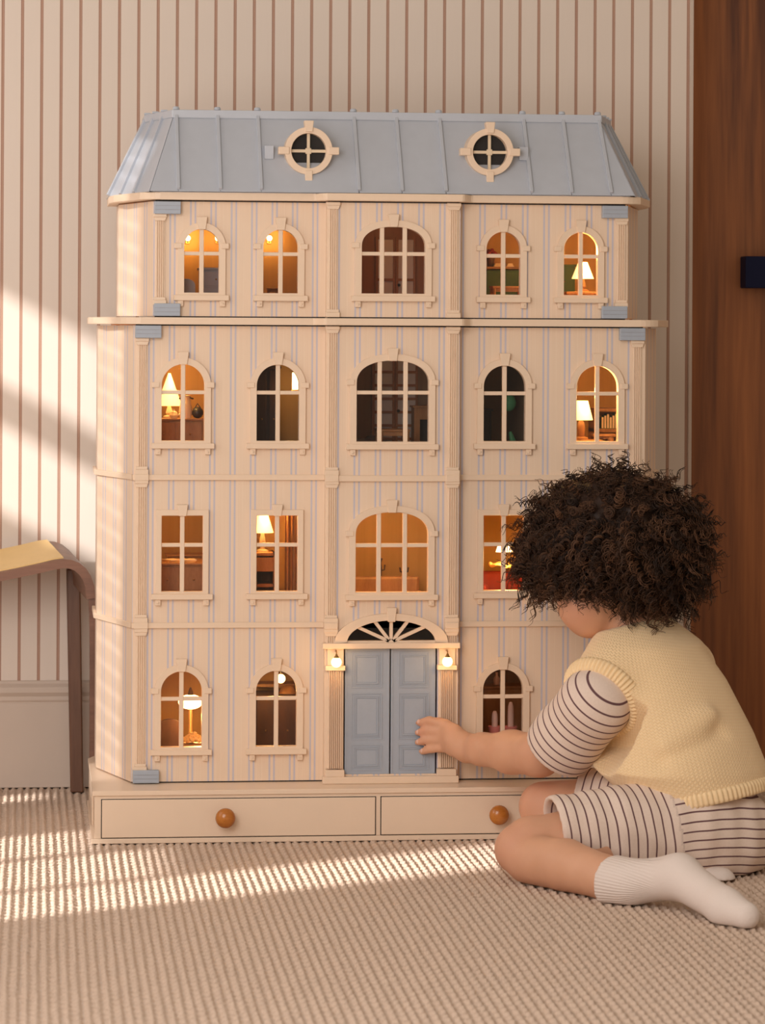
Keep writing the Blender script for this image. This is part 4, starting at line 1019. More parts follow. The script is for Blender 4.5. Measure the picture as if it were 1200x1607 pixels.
# ================================================================== the child
class Field:
    """signed-distance field on a grid; surface() extracts a smooth quad mesh (surface nets)"""
    def __init__(s, lo, hi, h=.0035):
        s.lo = np.array(lo, float); s.h = h; s.n = np.ceil((np.array(hi) - s.lo) / h).astype(int) + 1
        s.d = np.full(s.n, .06, np.float32)
    def blk(s, lo, hi, pad):
        a = np.clip(np.floor((np.minimum(lo, hi) - pad - s.lo) / s.h).astype(int), 0, s.n - 1); b = np.clip(np.ceil((np.maximum(lo, hi) + pad - s.lo) / s.h).astype(int) + 1, 1, s.n)
        sl = tuple(slice(int(i), int(j)) for i, j in zip(a, b))
        ax = [(s.lo[k] + s.h * np.arange(int(a[k]), int(b[k]))).astype(np.float32) for k in range(3)]
        return sl, np.meshgrid(*ax, indexing='ij')
    def all(s): return s.blk(s.lo, s.lo + s.h * (s.n - 1), 0)[1]
    def put(s, sl, d, k):
        o = s.d[sl]
        if k <= 0: s.d[sl] = np.minimum(o, d)
        else:
            q = np.clip(.5 + .5 * (d - o) / k, 0, 1); s.d[sl] = o * q + d * (1 - q) - k * q * (1 - q)
    def cone(s, a, b, ra, rb, k=.012):
        a, b = np.array(a, float), np.array(b, float); r = max(ra, rb) + k + .02
        sl, (X, Y, Z) = s.blk(np.minimum(a, b), np.maximum(a, b), r)
        ab = b - a; t = np.clip(((X - a[0]) * ab[0] + (Y - a[1]) * ab[1] + (Z - a[2]) * ab[2]) / max(1e-9, ab @ ab), 0, 1)
        d = np.sqrt((X - a[0] - t * ab[0]) ** 2 + (Y - a[1] - t * ab[1]) ** 2 + (Z - a[2] - t * ab[2]) ** 2) - (ra + (rb - ra) * t)
        s.put(sl, d, k); return s
    def chain(s, pts, rad, k=.012):
        for i in range(len(pts) - 1): s.cone(pts[i], pts[i + 1], rad[i], rad[i + 1], k)
        return s
    def ell(s, c, r, axes=None, k=.012):
        c, r = np.array(c, float), np.array(r, float); A = np.eye(3) if axes is None else np.array(axes, float)
        m = float(r.max()) + k + .02; sl, (X, Y, Z) = s.blk(c, c, m)
        P = [(A[i][0] * (X - c[0]) + A[i][1] * (Y - c[1]) + A[i][2] * (Z - c[2])) / r[i] for i in range(3)]
        q = np.sqrt(P[0] ** 2 + P[1] ** 2 + P[2] ** 2); s.put(sl, (q - 1) * float(r.min()) if r.min() > .6 * r.max() else (q - 1) * float(np.sort(r)[1]) * .8, k); return s
    def cut(s, p, n):
        """keep the side of the plane that n points away from"""
        X, Y, Z = s.all(); n = np.array(n, float) / np.linalg.norm(n)
        s.d = np.maximum(s.d, ((X - p[0]) * n[0] + (Y - p[1]) * n[1] + (Z - p[2]) * n[2]).astype(np.float32)); return s
    def surface(s, smooth=2):
        d = s.d; ins = d < 0; c = np.zeros(tuple(k - 1 for k in d.shape), np.int8)
        for i in (0, 1):
            for j in (0, 1):
                for k in (0, 1): c += ins[i:d.shape[0] - 1 + i, j:d.shape[1] - 1 + j, k:d.shape[2] - 1 + k]
        act = (c > 0) & (c < 8); I = np.argwhere(act); idx = np.full(act.shape, -1, np.int64); idx[act] = np.arange(len(I))
        V = np.zeros((len(I), 3)); N = np.zeros(len(I))
        cor = [(i, j, k) for i in (0, 1) for j in (0, 1) for k in (0, 1)]
        val = {q: d[I[:, 0] + q[0], I[:, 1] + q[1], I[:, 2] + q[2]] for q in cor}
        for a in cor:
            for ax in range(3):
                if a[ax] == 0:
                    b = list(a); b[ax] = 1; b = tuple(b); va, vb = val[a], val[b]; m = (va < 0) != (vb < 0)
                    t = np.where(m, va / np.where(m, va - vb, 1), 0)
                    P = np.array(a, float)[None, :].repeat(len(I), 0); P[:, ax] += t
                    V += P * m[:, None]; N += m
        V = s.lo + s.h * (I + V / N[:, None]); F = []
        for ax in range(3):
            sa = [slice(1, -1)] * 3; sa[ax] = slice(0, -1); sb = [slice(1, -1)] * 3; sb[ax] = slice(1, None)
            A, B = ins[tuple(sa)], ins[tuple(sb)]; E_ = np.argwhere(A != B)
            if not len(E_): continue
            fl_ = A[tuple(E_.T)]; u, w = [q for q in range(3) if q != ax]
            base_ = E_.copy(); base_[:, u] += 1; base_[:, w] += 1
            q4 = []
            for (du, dw) in ((0, 0), (-1, 0), (-1, -1), (0, -1)):
                c_ = base_.copy(); c_[:, u] += du; c_[:, w] += dw; q4.append(idx[tuple(c_.T)])
            q4 = np.stack(q4, 1); flip = fl_ if ax != 1 else ~fl_
            q4[flip] = q4[flip][:, ::-1]; F.append(q4)
        F = np.concatenate(F); F = F[(F >= 0).all(1)]
        for _ in range(smooth):
            acc = np.zeros_like(V); cnt = np.zeros(len(V))
            for i in range(4):
                for j in (1, 3): np.add.at(acc, F[:, i], V[F[:, (i + j) % 4]]); np.add.at(cnt, F[:, i], 1)
            V = V * .4 + .6 * acc / np.maximum(1, cnt)[:, None]
        return V, F[:, ::-1]
def A3(u, v, Y): return np.array(at(u, v, Y), float)
def unit(v): v = np.array(v, float); return v / np.linalg.norm(v)

PO = Vector((.47, -.30, 0))                                    # base of the figure
def body_mesh(name, V, F, m, parent=None, attrs=None):
    me = quadmesh(name, V - np.array(PO), F)
    bm = bmesh.new(); bm.from_mesh(me); bmesh.ops.recalc_face_normals(bm, faces=bm.faces); bm.to_mesh(me); bm.free()
    for k, a in (attrs or {}).items():
        at_ = me.attributes.new(k, 'FLOAT', 'POINT'); at_.data.foreach_set('value', np.asarray(a, np.float32))
    return link(name, me, parent, m, None if parent is not None else PO)

# joints, read off the photograph at the depth each one stands
ARN = unit((-.62, -.62, -.48)); ARC = A3(941, 1100, -.252)          # armhole: outward normal and centre
SHL, ELL_, WRL = ARC - ARN * .018 + np.array((0, 0, .012)), A3(846, 1184, -.150), A3(733, 1174, .035)
SHR, ELR, WRR = A3(1060, 1075, -.085), A3(1030, 1165, -.035), A3(975, 1222, -.10)
HIPL, KNL = A3(1085, 1302, -.335), A3(815, 1333, -.385)
HIPR, KNR = A3(1075, 1280, -.215), A3(853, 1266, -.095)
ANL = A3(985, 1385, -.600); BALL = A3(1138, 1424, -.775); TOE = A3(1170, 1437, -.815); HEEL = A3(1066, 1376, -.665)
ANR = A3(1040, 1372, -.33); TOR = A3(1132, 1384, -.40)
NECK = A3(992, 985, -.165); HEAD = A3(962, 884, -.150)
FH = unit((-.66, .60, -.45)); LH = unit(np.cross((0, 0, 1), FH)); UH = np.cross(FH, LH)

def build_body():
    f = Field((.03, -.90, -.01), (.70, .17, .66), .0034)
    # head, seen from behind its left side
    f.ell(HEAD, (.086, .074, .082), (FH, LH, UH), .01)
    jaw = A3(926, 946, -.165); f.ell(jaw, (.056, .052, .052), (FH, LH, UH), .02)
    f.ell(A3(923, 979, -.172), (.024, .024, .022), None, .02)
    f.ell(A3(906, 949, -.178), (.031, .031, .032), None, .018)
    f.ell(jaw + FH * .030 - LH * .030 + UH * .004, (.030, .030, .030), None, .018)
    nose = HEAD + FH * .086 - UH * .022; f.ell(nose, (.011, .010, .010), None, .010); f.cone(HEAD + FH * .084 + UH * .006, nose, .007, .009, .008)
    mouth = HEAD + FH * .084 - UH * .050
    for q in (.0035, -.0045): f.cone(mouth + LH * .013 + UH * q - FH * .003, mouth - LH * .013 + UH * q - FH * .003, .004, .004, .004)
    for sx in (-1, 1): f.ell(HEAD + LH * sx * .074 - UH * .020 - FH * .008, (.016, .006, .020), (FH, LH, UH), .006)
    f.chain([HEAD - UH * .02 - FH * .02, A3(985, 960, -.155), NECK], [.050, .041, .046], .02)
    # trunk (under the clothes)
    f.chain([NECK, A3(1030, 1065, -.17), A3(1062, 1180, -.21), A3(1092, 1285, -.27)], [.042, .070, .082, .085], .03)
    f.cone(SHL, SHR, .036, .030, .02)
    # left arm and hand
    f.chain([SHL, SHL * .45 + ELL_ * .55, ELL_, ELL_ * .62 + WRL * .38, ELL_ * .22 + WRL * .78, WRL], [.044, .040, .0365, .0360, .0270, .0238], .014)
    kn = [A3(699, 1137, .078), A3(697, 1149, .077), A3(698, 1161, .076), A3(702, 1173, .074)]
    mid = [A3(673, 1130.5, .094), A3(669, 1145.5, .095), A3(669, 1160.5, .095), A3(675, 1175, .093)]
    tip = [A3(657, 1134, .107), A3(655.5, 1150, .107), A3(655.5, 1165, .107), A3(662, 1179.5, .1065)]
    f.chain([WRL, WRL * .5 + A3(704, 1158, .066) * .5], [.0240, .0240], .012)
    for i in range(4):
        f.cone(WRL * .8 + kn[i] * .2, kn[i], .0125, .0105, .010)
    pc = (kn[0] + kn[1] + kn[2] + kn[3]) / 4 * .62 + WRL * .38; f.cone(pc + (kn[0] - kn[3]) * .28, pc - (kn[0] - kn[3]) * .28, .015, .015, .012)
    for i in range(4): f.chain([kn[i], mid[i], tip[i]], [.0092, .0080, .0066][:3], .0025)
    f.chain([A3(716, 1147, .055), A3(690, 1133, .093), A3(668, 1140, .107)], [.011, .0085, .0068], .003)
    # right arm, resting on the far thigh
    f.chain([SHR, ELR, WRR], [.042, .035, .024], .014)
    fw = unit(WRR - ELR); sd = unit(np.cross(fw, (0, 0, 1)))
    f.ell(WRR + fw * .028, (.032, .026, .014), (fw, sd, np.cross(fw, sd)), .012)
    for i in range(4):
        k0 = WRR + fw * .052 + sd * (i - 1.5) * .0135; f.chain([k0, k0 + fw * .020 + np.array((0, 0, -.004)), k0 + fw * .034 + np.array((0, 0, -.012))], [.0078, .0072, .0062], .002)
    f.chain([WRR + fw * .012 - sd * .022, WRR + fw * .03 - sd * .036, WRR + fw * .045 - sd * .036], [.010, .0085, .0068], .003)
    # legs: thigh over calf, kneeling
    f.chain([HIPL, HIPL * .45 + KNL * .55 + np.array((0, 0, .004)), KNL + np.array((.02, .004, .010)), KNL], [.072, .056, .0410, .0415], .012)
    kl = KNL + np.array((.012, -.020, -.002)); kl[2] = .0395
    an = ANL.copy()
    f.chain([kl, kl * .62 + an * .38 + np.array((0, 0, .004)), kl * .25 + an * .75, an], [.040, .0415, .0350, .0300], .006)
    f.chain([an, HEEL, BALL, TOE], [.030, .0290, .0235, .0175], .014)
    f.chain([HIPR, HIPR * .4 + KNR * .6, KNR], [.070, .056, .0435], .012)
    kr = KNR + np.array((.01, -.015, -.03)); kr[2] = max(kr[2], .040)
    f.chain([kr, kr * .4 + ANR * .6, ANR, TOR], [.040, .038, .029, .020], .008)
    X, Y, Z = f.all(); f.d = np.maximum(f.d, (.0008 - Z).astype(np.float32))
    return f.surface(3)

def skin():
    m = mat('skin', (.60, .33, .21), .5, sss=.12, spec=.35); t = NT(m); n = t.noise(t.obj(), 18, 4); g = t.noise(t.obj(), 350, 2)
    c = t.mix(n, (.585, .305, .185, 1), (.70, .395, .255, 1)); b_ = t.attr('blush')
    t.link(t.mix(t.math('MULTIPLY', b_, .45), c, (.62, .25, .17, 1)), bs(m).inputs['Base Color']); t.link(t.bump(g, .06, .0004), bs(m).inputs['Normal'])
    return m
V, F = build_body()
bl = np.zeros(len(V))
for c_, r_ in ((KNL, .045), (KNR, .045), (ELL_, .03), (A3(655, 1150, .107), .022), (A3(906, 952, -.19), .03), (HEAD + FH * .08 - UH * .05, .014)):
    bl = np.maximum(bl, np.exp(-((V - c_) ** 2).sum(1) / r_ ** 2))
person = body_mesh('person', V, F, skin(), None, {'blush': bl})
tag(person, 'kneeling child in yellow knit vest and striped shorts touching the blue dollhouse door', 'person')
for sx in (-1, 1):
    e = HEAD + FH * .076 + LH * sx * .030 - UH * .008
    eb = MB().ball(tuple(e), .0095, n=14, m=10).build('eye', mat('eye_white', (.85, .8, .76), .25), person, True)
    ee = e + FH * .0062; MB().ball(tuple(ee), .0048, n=12, m=8).build('iris', mat('iris_brown', (.03, .012, .006), .2), eb, True)
# fingernails of the hand on the door
for (u, v, Y) in ((657, 1132.5, .1005), (655.5, 1148.5, .1005), (655.5, 1163.5, .1005), (662, 1178, .100)):
    MB().ball(tuple(A3(u, v, Y)), .0032, .0016, .0040, 10, 6).build('fingernail', mat('nail', (.72, .45, .36), .3), person, True)

# ---- clothing
def torso_frame(t):
    """centre, half width, half depth of the vest at height fraction t (0 hem .. 1 neck)"""
    P = np.array([A3(1104, 1262, -.285), A3(1066, 1205, -.245), A3(1055, 1150, -.225), A3(1034, 1070, -.190), A3(1018, 1012, -.175), A3(1000, 970, -.165)])
    tt = np.array([0, .2, .38, .66, .86, 1.0]); wl_ = np.array([.120, .150, .140, .122, .100, .045]); wd = np.array([.108, .138, .128, .105, .078, .040])
    f_ = lambda a: np.interp(t, tt, a)
    return np.stack([f_(P[:, 0]), f_(P[:, 1]), f_(P[:, 2])], -1), f_(wl_), f_(wd)
FW = unit((-.75, .66, 0)); LF = unit((-.66, -.75, 0))
def torso_d(X, Y, Z):
    z0, z1 = float(torso_frame(0.)[0][2]), float(torso_frame(1.)[0][2]); t = np.clip((Z - z0) / (z1 - z0), 0, 1)
    c, wl_, wd = torso_frame(t); a = (X - c[..., 0]) * LF[0] + (Y - c[..., 1]) * LF[1]; b_ = (X - c[..., 0]) * FW[0] + (Y - c[..., 1]) * FW[1]
    q = (np.abs(a / wl_) ** 2.3 + np.abs(b_ / wd) ** 2.3) ** (1 / 2.3)
    return (q - 1) * np.minimum(wl_, wd), np.arctan2(b_, a), t
SLA, SLB = A3(932, 1106, -.262), A3(862, 1192, -.172); SLX = unit(SLB - SLA)
HEMN = unit(A3(1190, 1240, -.22) - A3(1030, 1268, -.40)); HEMC = A3(1104, 1258, -.285)
hn = unit((-.20, .14, 1.0))
def vest():
    f = Field((.22, -.50, .03), (.72, .06, .46), .0038); X, Y, Z = f.all(); d, ang, t = torso_d(X, Y, Z)
    d = d.astype(np.float32)
    # soft folds where the knit bunches above the hip and under the arm
    p1, p2, p3 = A3(1010, 1195, -.38), A3(1110, 1105, -.33), A3(985, 1150, -.39)
    def fold(a, b_, amp, w):
        nonlocal d
        ab = b_ - a; s_ = np.clip(((X - a[0]) * ab[0] + (Y - a[1]) * ab[1] + (Z - a[2]) * ab[2]) / (ab @ ab), 0, 1)
        r2 = (X - a[0] - s_ * ab[0]) ** 2 + (Y - a[1] - s_ * ab[1]) ** 2 + (Z - a[2] - s_ * ab[2]) ** 2
        d = d - (amp * np.exp(-r2 / (w * w))).astype(np.float32)
    fold(A3(1045, 1170, -.36), A3(1120, 1118, -.33), .014, .022); fold(A3(1040, 1195, -.37), A3(1125, 1150, -.33), -.011, .020)
    fold(A3(935, 1205, -.33), A3(1010, 1232, -.40), .012, .020); fold(A3(1000, 1195, -.40), A3(1100, 1215, -.37), .008, .024)
    fold(A3(940, 1228, -.33), A3(1015, 1250, -.40), -.005, .014)
    f.d = np.minimum(f.d, d)
    # straps over the shoulders
    f.cone(ARC - ARN * .085, ARC + ARN * .01, .070, .066, .03); f.cone(ARC - ARN * .03 + np.array((0, 0, .025)), A3(985, 992, -.175), .045, .038, .03); f.cone(A3(1080, 1045, -.10), A3(1020, 992, -.155), .046, .038, .03)
    f.cut(HEMC, -hn)
    top = A3(998, 975, -.165); f.cut(top, unit((-.25, .1, 1)))
    # armhole: trim whatever stands out beyond the plane of the opening
    pl_ = (X - ARC[0]) * ARN[0] + (Y - ARC[1]) * ARN[1] + (Z - ARC[2]) * ARN[2]
    rr = np.sqrt(np.maximum(0, (X - ARC[0]) ** 2 + (Y - ARC[1]) ** 2 + (Z - ARC[2]) ** 2 - pl_ ** 2))
    f.d = np.where((rr < .095) & (pl_ > -.03), np.maximum(f.d, pl_.astype(np.float32)), f.d)
    f.d = np.where(pl_ > -.012, np.maximum(f.d, (.0575 - rr).astype(np.float32)), f.d)
    return f.surface(3)
V, F = vest(); _, ang, t = torso_d(V[:, 0], V[:, 1], V[:, 2])
def knit():
    m = mat('yellow_knit', (.85, .68, .36), .9, spec=.15); t_ = NT(m); a, h = t_.attr('around'), t_.attr('along')
    # little V stitches
    col = t_.math('MULTIPLY', a, 1 / .0062); fr = t_.math('ABSOLUTE', t_.math('SUBTRACT', t_.math('FRACT', col), .5))
    row = t_.math('ADD', t_.math('MULTIPLY', h, 1 / .0048), t_.math('MULTIPLY', fr, 1.3))
    v = t_.math('SINE', t_.math('MULTIPLY', row, 6.2832)); n = t_.noise(t_.obj(), 260, 3)
    hgt = t_.math('ADD', t_.math('MULTIPLY', v, .5), t_.math('ADD', t_.math('MULTIPLY', fr, -1.6), t_.math('MULTIPLY', n, .5)))
    k = t_.math('MULTIPLY_ADD', v, .5, .5)
    c = t_.mix(t_.math('MULTIPLY', k, .55), (.86, .61, .34, 1), (.95, .75, .49, 1))
    t_.link(c, bs(m).inputs['Base Color']); t_.link(t_.bump(hgt, .55, .0012), bs(m).inputs['Normal'])
    bs(m).inputs['Sheen Weight'].default_value = .25
    return m
MT['knit'] = knit()
vo = body_mesh('vest', V, F, 'knit', person, {'around': ang * .125, 'along': V[:, 2] + .15 * V[:, 0]}); vo['label'] = 'pale yellow knitted vest'
# ribbed hem and armhole bands, every rib modelled
MT['knit_rib'] = grainy('yellow_rib', (.91, .685, .41), .9, .06, 300, .2)
def rib_band(name, path, outs, ups, h, th, nrib, parent):
    """closed band: path points, outward and upward directions; ribs run across it"""
    n = len(path); rows = [(-.5, .0), (-.46, .7), (-.25, 1), (.25, 1), (.46, .7), (.5, .0)]; V_, F_ = [], []
    for i in range(n):
        m_ = .45 + .55 * abs(math.cos(math.pi * nrib * i / n))
        for (u, k) in rows: V_.append(path[i] + ups[i] * (u * h) + outs[i] * (th * k * m_))
    k_ = len(rows)
    for i in range(n):
        for j in range(k_ - 1): a = i * k_ + j; b_ = ((i + 1) % n) * k_ + j; F_.append((a, a + 1, b_ + 1, b_))
    return body_mesh(name, np.array(V_), np.array(F_), 'knit_rib', parent)
N_ = 560; path, outs, ups = [], [], []
for i in range(N_):
    q = 2 * math.pi * i / N_
    z = HEMC[2] + .006
    for _ in range(4):
        z0, z1 = float(torso_frame(0.)[0][2]), float(torso_frame(1.)[0][2]); c, wl_, wd = torso_frame(np.array(np.clip((z - z0) / (z1 - z0), 0, 1)))
        ca, sa = math.cos(q), math.sin(q); rr = (abs(ca) ** 2.3 + abs(sa) ** 2.3) ** (-1 / 2.3)
        p = c + LF * (wl_ * ca * rr) + FW * (wd * sa * rr); z = HEMC[2] + .009 - (hn[0] * (p[0] - HEMC[0]) + hn[1] * (p[1] - HEMC[1])) / hn[2]
    p[2] = z; path.append(p); outs.append(unit(LF * ca / wl_ + FW * sa / wd)); ups.append(unit(hn))
path = [p - o * .003 for p, o in zip(path, outs)]
hb_ = rib_band('hem_band', path, outs, ups, .024, .0075, 88, vo)
e1 = unit(np.array((0, 0, 1.0)) - ARN * ARN[2]); e2 = np.cross(ARN, e1); path, outs, ups2 = [], [], []
for i in range(420):
    q = 2 * math.pi * i / 420; rd = e1 * math.cos(q) + e2 * math.sin(q)
    path.append(ARC + rd * .0655 - ARN * .009); outs.append(unit(rd * .8 + ARN * .35)); ups2.append(unit(rd * .45 - ARN * .9))
rib_band('armhole_band', path, outs, ups2, .027, .0095, 58, vo)

# ---- striped shirt sleeve and shorts
def stripes():
    m = mat('striped_jersey', (.8, .7, .62), .85, spec=.15); t_ = NT(m); s_ = t_.attr('band'); n = t_.noise(t_.obj(), 300, 3)
    w = t_.stripe(s_, 1.0, 0.5, .085, .02)
    c0 = t_.mix(n, (.72, .575, .485, 1), (.80, .66, .57, 1)); c1 = t_.mix(n, (.115, .055, .060, 1), (.17, .085, .088, 1))
    t_.link(t_.mix(w, c0, c1), bs(m).inputs['Base Color']); t_.link(t_.bump(n, .25, .0006), bs(m).inputs['Normal']); return m
MT['jersey'] = stripes()
axs = SLX
def sleeve():
    f = Field((.16, -.38, .12), (.46, .0, .45), .0032)
    a, b_ = SLA, SLB + SLX * .02
    f.chain([a, a * .5 + b_ * .5, b_], [.0595, .0600, .0605], .01); f.cone(ARC - ARN * .03, SLA, .058, .059, .01)
    hc = A3(877, 1172, -.180); f.cut(hc, unit(axs + np.array((.0, .0, -.05)))); n_in = Field(f.lo, f.lo + f.h * (f.n - 1), f.h); n_in.d = np.full(f.d.shape, .06, np.float32)
    n_in.chain([a * .35 + b_ * .65, b_ + (b_ - a) * .3], [.049, .0555], .01); f.d = np.maximum(f.d, -n_in.d)
    return f.surface(2), hc, unit(axs + np.array((.0, .0, -.05)))
(V, F), hc, hnv = sleeve()
bd = ((V - hc) @ hnv) / .0160
so = body_mesh('shirt_sleeve', V, F, 'jersey', person, {'band': bd + .15}); so['label'] = 'cream short sleeve with thin dark stripes'
a_, b_ = SHR, SHR * .35 + ELR * .65
f = Field(np.minimum(a_, b_) - .08, np.maximum(a_, b_) + .08, .0045); f.chain([a_, b_], [.052, .052], .01); f.cut(b_, unit(b_ - a_)); V, F = f.surface(2)
body_mesh('shirt_sleeve', V, F, 'jersey', person, {'band': ((V - b_) @ unit(b_ - a_)) / .0148})
def shorts():
    f = Field((.14, -.54, -.006), (.72, .03, .24), .0034)
    f.ell(A3(1112, 1300, -.285), (.106, .112, .085), None, .02); f.ell(A3(1080, 1290, -.25), (.10, .10, .085), None, .03)
    f.ell(A3(1130, 1325, -.30), (.075, .085, .062), None, .03)
    hl = A3(868, 1299, -.372); thl = unit(hl - HIPL)
    f.chain([HIPL, HIPL * .5 + hl * .5, hl + thl * .02], [.083, .070, .0500], .014)
    hr = A3(914, 1254, -.13); thr = unit(hr - HIPR); f.chain([HIPR, HIPR * .45 + hr * .55, hr + thr * .02], [.080, .066, .0520], .010)
    X, Y, Z = f.all(); f.d = f.d + (.0022 * np.sin(X * 95 + Z * 60 + Y * 30) * np.sin(Z * 70 - X * 40)).astype(np.float32)
    def cutreg(c, n, mask): f.d[:] = np.where(mask, np.maximum(f.d, ((X - c[0]) * n[0] + (Y - c[1]) * n[1] + (Z - c[2]) * n[2]).astype(np.float32)), f.d)
    div = Y > (-.25)
    cutreg(hl, unit(thl + np.array((0, 0, -.18))), ~div); cutreg(hr, unit(thr + np.array((0, 0, -.10))), div)
    f.cut((0, 0, .0012), (0, 0, -1)); cutreg(HEMC + hn * .02, hn, X > .44)
    for (c, n, r) in ((hl, thl, .0445), (hr, thr, .0465)):
        g = Field(f.lo, f.lo + f.h * (f.n - 1), f.h); g.d = np.full(f.d.shape, .06, np.float32); g.cone(c - n * .035, c + n * .06, r, r, 0); f.d = np.maximum(f.d, -g.d)
    return f.surface(2), hl, unit(thl + np.array((0, 0, -.18))), hr, thr
(V, F), hl, nl, hr, nr = shorts()
P = .0152
bL = ((V - hl) @ nl) / P; bR = ((V - hr) @ nr) / P
cb_ = A3(1130, 1300, -.36); bB = (V[:, 2] - .10 + .10 * (V[:, 0] - .5) + 1.1 * (V[:, 0] - .56) ** 2) / P
near = V[:, 1] < -.245
u_ = (V - HIPL) @ nl; wB = np.where(near, u_ < .045, (V - HIPR) @ nr < .03)
band = np.where(wB, bB, np.where(near, bL, bR))
so = body_mesh('shorts', V, F, 'jersey', person, {'band': band + .3}); so['label'] = 'cream shorts with thin dark stripes'
# ---- socks
def sock(nm, pts, rad, lo, hi, cutp, cutn, lab):
    f = Field(lo, hi, .0032); f.chain(pts, rad, .016); f.cut(cutp, cutn); f.cut((0, 0, .0010), (0, 0, -1)); V, F = f.surface(3)
    al = (V - cutp) @ np.array(cutn); e1 = unit(np.cross(cutn, (0, 0, 1))); e2 = np.cross(cutn, e1)
    an_ = np.arctan2((V - pts[0]) @ e1, (V - pts[0]) @ e2)
    o = body_mesh(nm, V, F, 'sock', person, {'around': an_, 'along': -al}); o['label'] = lab; return o
def sockmat():
    m = mat('white_sock', (.82, .76, .72), .9, spec=.1); t_ = NT(m); a, l = t_.attr('around'), t_.attr('along'); n = t_.noise(t_.obj(), 320, 3)
    r = t_.math('SINE', t_.math('MULTIPLY', a, 46.0)); cuff = t_.math('SUBTRACT', 1.0, t_.math('DIVIDE', t_.math('SUBTRACT', l, .085), .03), clamp=True)
    h = t_.math('ADD', t_.math('MULTIPLY', t_.math('MULTIPLY', r, cuff), .6), t_.math('MULTIPLY', n, .6))
    t_.link(t_.mix(t_.math('MULTIPLY_ADD', h, .3, .3), (.69, .59, .535, 1), (.84, .75, .695, 1)), bs(m).inputs['Base Color'])
    t_.link(t_.bump(h, .5, .0012), bs(m).inputs['Normal']); return m
MT['sock'] = sockmat()
kl = KNL + np.array((.012, -.020, -.002)); kl[2] = .0395; an = ANL
ct = kl * .25 + an * .75; ct = A3(960, 1383, float(np.interp(960, [815, 985], [kl[1], an[1]]))); cn = -unit(an - kl)
sock('sock', [ct - cn * -.03, ct, an, HEEL, BALL, TOE], [.0385, .0385, .0345, .0335, .0275, .0215], (.22, -.91, -.004), (.58, -.42, .14), ct, cn, 'white ribbed sock on the near foot')
sock('sock', [ANR - unit(TOR - ANR) * .04, ANR, TOR], [.034, .033, .024], np.minimum(ANR, TOR) - .08, np.maximum(ANR, TOR) + .08, ANR - unit(TOR - ANR) * .03, -unit(TOR - ANR), 'white sock on the far foot under the shorts')

# ---- curly hair
HC = A3(962, 858, -.140); HR = np.array((.150, .135, .117))
def scalp():
    f = Field(HC - .2, HC + .2, .0050); f.ell(HC, (.128, .115, .098), None, .01)
    f.ell(A3(890, 880, -.15), (.07, .07, .062), None, .02); f.ell(A3(1040, 890, -.13), (.072, .08, .075), None, .02); f.ell(A3(1010, 930, -.125), (.06, .06, .05), None, .02)
    f.ell(A3(960, 800, -.14), (.10, .10, .055), None, .02)
    X, Y, Z = f.all(); f.d = f.d + (.006 * np.sin(X * 130) * np.sin(Y * 140 + 1) * np.sin(Z * 150)).astype(np.float32)
    # leave the face free
    fc = HEAD + FH * .085 - UH * .045; g = Field(f.lo, f.lo + f.h * (f.n - 1), f.h); g.d = np.full(f.d.shape, .06, np.float32)
    g.ell(fc, (.060, .062, .062), None, 0); g.ell(A3(900, 985, -.17), (.065, .09, .047), None, .01); f.d = np.maximum(f.d, -g.d)
    return f.surface(2)
def hairmat():
    m = mat('dark_brown_hair', (.05, .025, .014), .55, spec=.3); t_ = NT(m); r = t_.attr('tone')
    t_.link(t_.mix(r, (.016, .007, .004, 1), (.145, .066, .032, 1)), bs(m).inputs['Base Color']); return m
MT['hair'] = hairmat()
V, F = scalp()
ho = body_mesh('hair', V, F, 'hair', person, {'tone': np.full(len(V), .12)}); ho['label'] = 'dark brown curly hair'
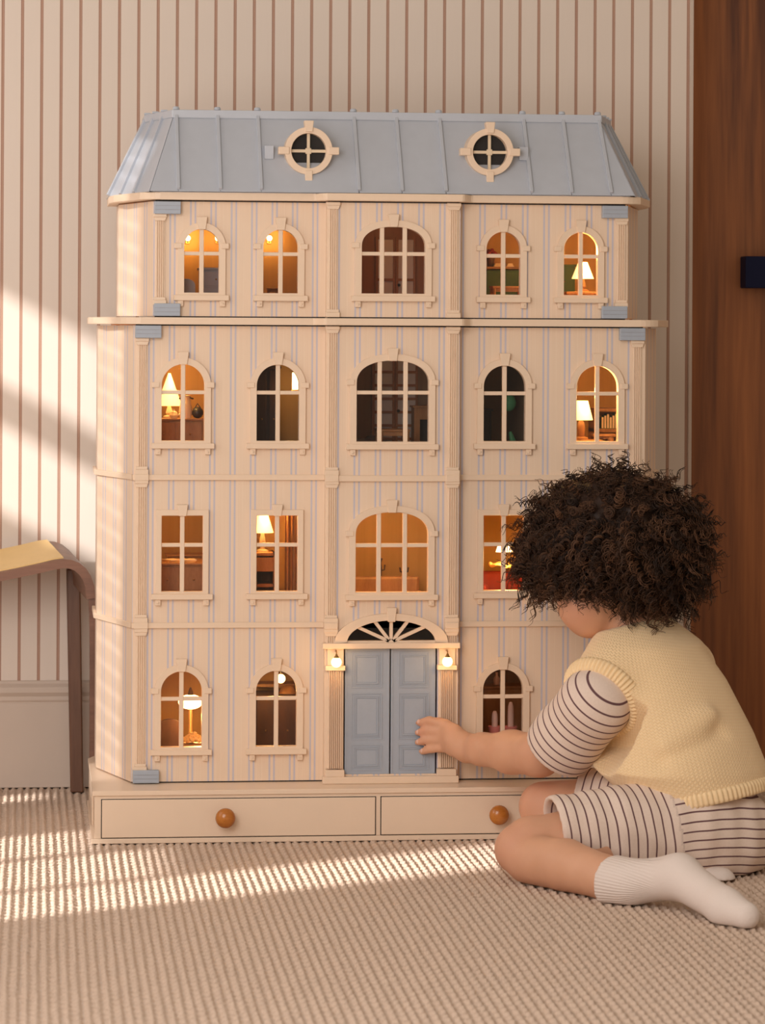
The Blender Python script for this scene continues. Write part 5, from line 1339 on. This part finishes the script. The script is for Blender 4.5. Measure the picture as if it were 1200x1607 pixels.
def ringlets(name, N, K, R0, R1, L, hr, turns, tr, droop, frizz, seed, M_=30, tone=(.1, .7), sep=.3):
    """N locks of K strands each, coiling round a shared drooping axis"""
    g = np.random.default_rng(seed)
    d = g.standard_normal((N * 4, 3)); d /= np.linalg.norm(d, axis=1)[:, None]
    P = HC + d * HR * (R0 + (R1 - R0) * g.random((N * 4, 1)))
    ax = d * np.array((1, 1, .8)) + np.array((0, 0, -1.0)) * droop * (.5 + g.random((N * 4, 1))) * np.clip(1.1 - d[:, 2:3], .3, 1.6) + frizz * g.standard_normal(d.shape); ax /= np.linalg.norm(ax, axis=1)[:, None]
    Ln = L * (.6 + .8 * g.random((N * 4, 1))); E_ = P + ax * Ln
    zc = np.where(E_[:, 0] < CUTX, CUTZ0, CUTZ1); zl = np.where(d[:, 1] > .25, zc - .02, zc)
    fc = HEAD + FH * .095 - UH * .035
    bad = (E_[:, 2] < zl) | (P[:, 2] < zl + .004) | (np.linalg.norm(P - fc, axis=1) < .072) | (np.linalg.norm(E_ - fc, axis=1) < .060)
    ok = np.argwhere(~bad)[:N, 0]; P, ax, Ln = P[ok], ax[ok], Ln[ok]; n = len(P)
    rp_ = lambda q: np.repeat(q, K, 0)
    tmp = g.standard_normal((n, 3)); e1 = np.cross(ax, tmp); e1 /= np.linalg.norm(e1, axis=1)[:, None]; e2 = np.cross(ax, e1)
    s = np.linspace(0, 1, M_)[None, :, None]
    hrr = hr * (.65 + .8 * g.random((n, 1))); tu = turns * (.75 + .6 * g.random((n, 1))); ph = 6.28 * g.random((n, 1)); bend = g.standard_normal((n, 3)) * .008; bend[:, 2] -= .010
    tonev = tone[0] + (tone[1] - tone[0]) * g.random((n, 1)) ** 1.7
    P, ax, Ln, e1, e2, hrr, tu, ph, bend, tonev = map(rp_, (P, ax, Ln, e1, e2, hrr, tu, ph, bend, tonev)); n *= K
    ph = ph + sep * np.tile(np.arange(K), n // K)[:, None] + .15 * g.standard_normal((n, 1)); hrr = hrr * (1 + .22 * g.standard_normal((n, 1))); P = P + .0016 * g.standard_normal((n, 3)); Ln = Ln * (1 + .08 * g.standard_normal((n, 1)))
    c3 = lambda q: q[:, None]
    w = np.minimum(1, s * 4) * (1 - .35 * s); an_ = c3(tu) * 6.283 * s + c3(ph)
    Q = P[:, None] + ax[:, None] * (c3(Ln) * s) + bend[:, None] * s ** 2 + c3(hrr) * w * (np.cos(an_) * e1[:, None] + np.sin(an_) * e2[:, None])
    T = np.gradient(Q, axis=1); T /= np.linalg.norm(T, axis=2)[..., None] + 1e-9
    up = np.broadcast_to(ax[:, None], T.shape); B1 = np.cross(T, up); B1 /= np.linalg.norm(B1, axis=2)[..., None] + 1e-9; B2 = np.cross(T, B1)
    rad = tr * (1.0 - .6 * s ** 3) * (.75 + .5 * g.random((n, 1, 1)))
    ringv = np.stack([Q + rad * (math.cos(a) * B1 + math.sin(a) * B2) for a in (0, 2.094, 4.189)], 2)
    V = ringv.reshape(-1, 3); base_ = (np.arange(n)[:, None] * M_ + np.arange(M_ - 1)[None, :]) * 3
    F = np.concatenate([np.stack([base_ + k, base_ + (k + 1) % 3, base_ + 3 + (k + 1) % 3, base_ + 3 + k], -1).reshape(-1, 4) for k in range(3)])
    tn = (tonev + .06 * g.standard_normal((n, 1))).repeat(M_ * 3, 1).reshape(-1)
    me = quadmesh(name, V - np.array(PO), F); a = me.attributes.new('tone', 'FLOAT', 'POINT'); a.data.foreach_set('value', np.clip(tn, 0, 1).astype(np.float32))
    o = link(name, me, ho, 'hair'); o['kind'] = 'stuff'; return o
CUTX = float(A3(958, 950, -.15)[0]); CUTZ0 = float(A3(900, 940, -.15)[2]); CUTZ1 = float(A3(1010, 974, -.15)[2])
ringlets('curls', 1350, 4, .72, .97, .044, .0062, 3.4, .0010, .55, .20, 1, 32, (.02, .9))
ringlets('fine_curls', 900, 2, .80, 1.02, .030, .0050, 2.8, .0007, .25, .45, 2, 26, (.1, 1.0), .5)
ringlets('frizz', 1400, 1, .90, 1.06, .017, .0055, 1.5, .00032, .1, .7, 3, 20, (.2, 1.0))
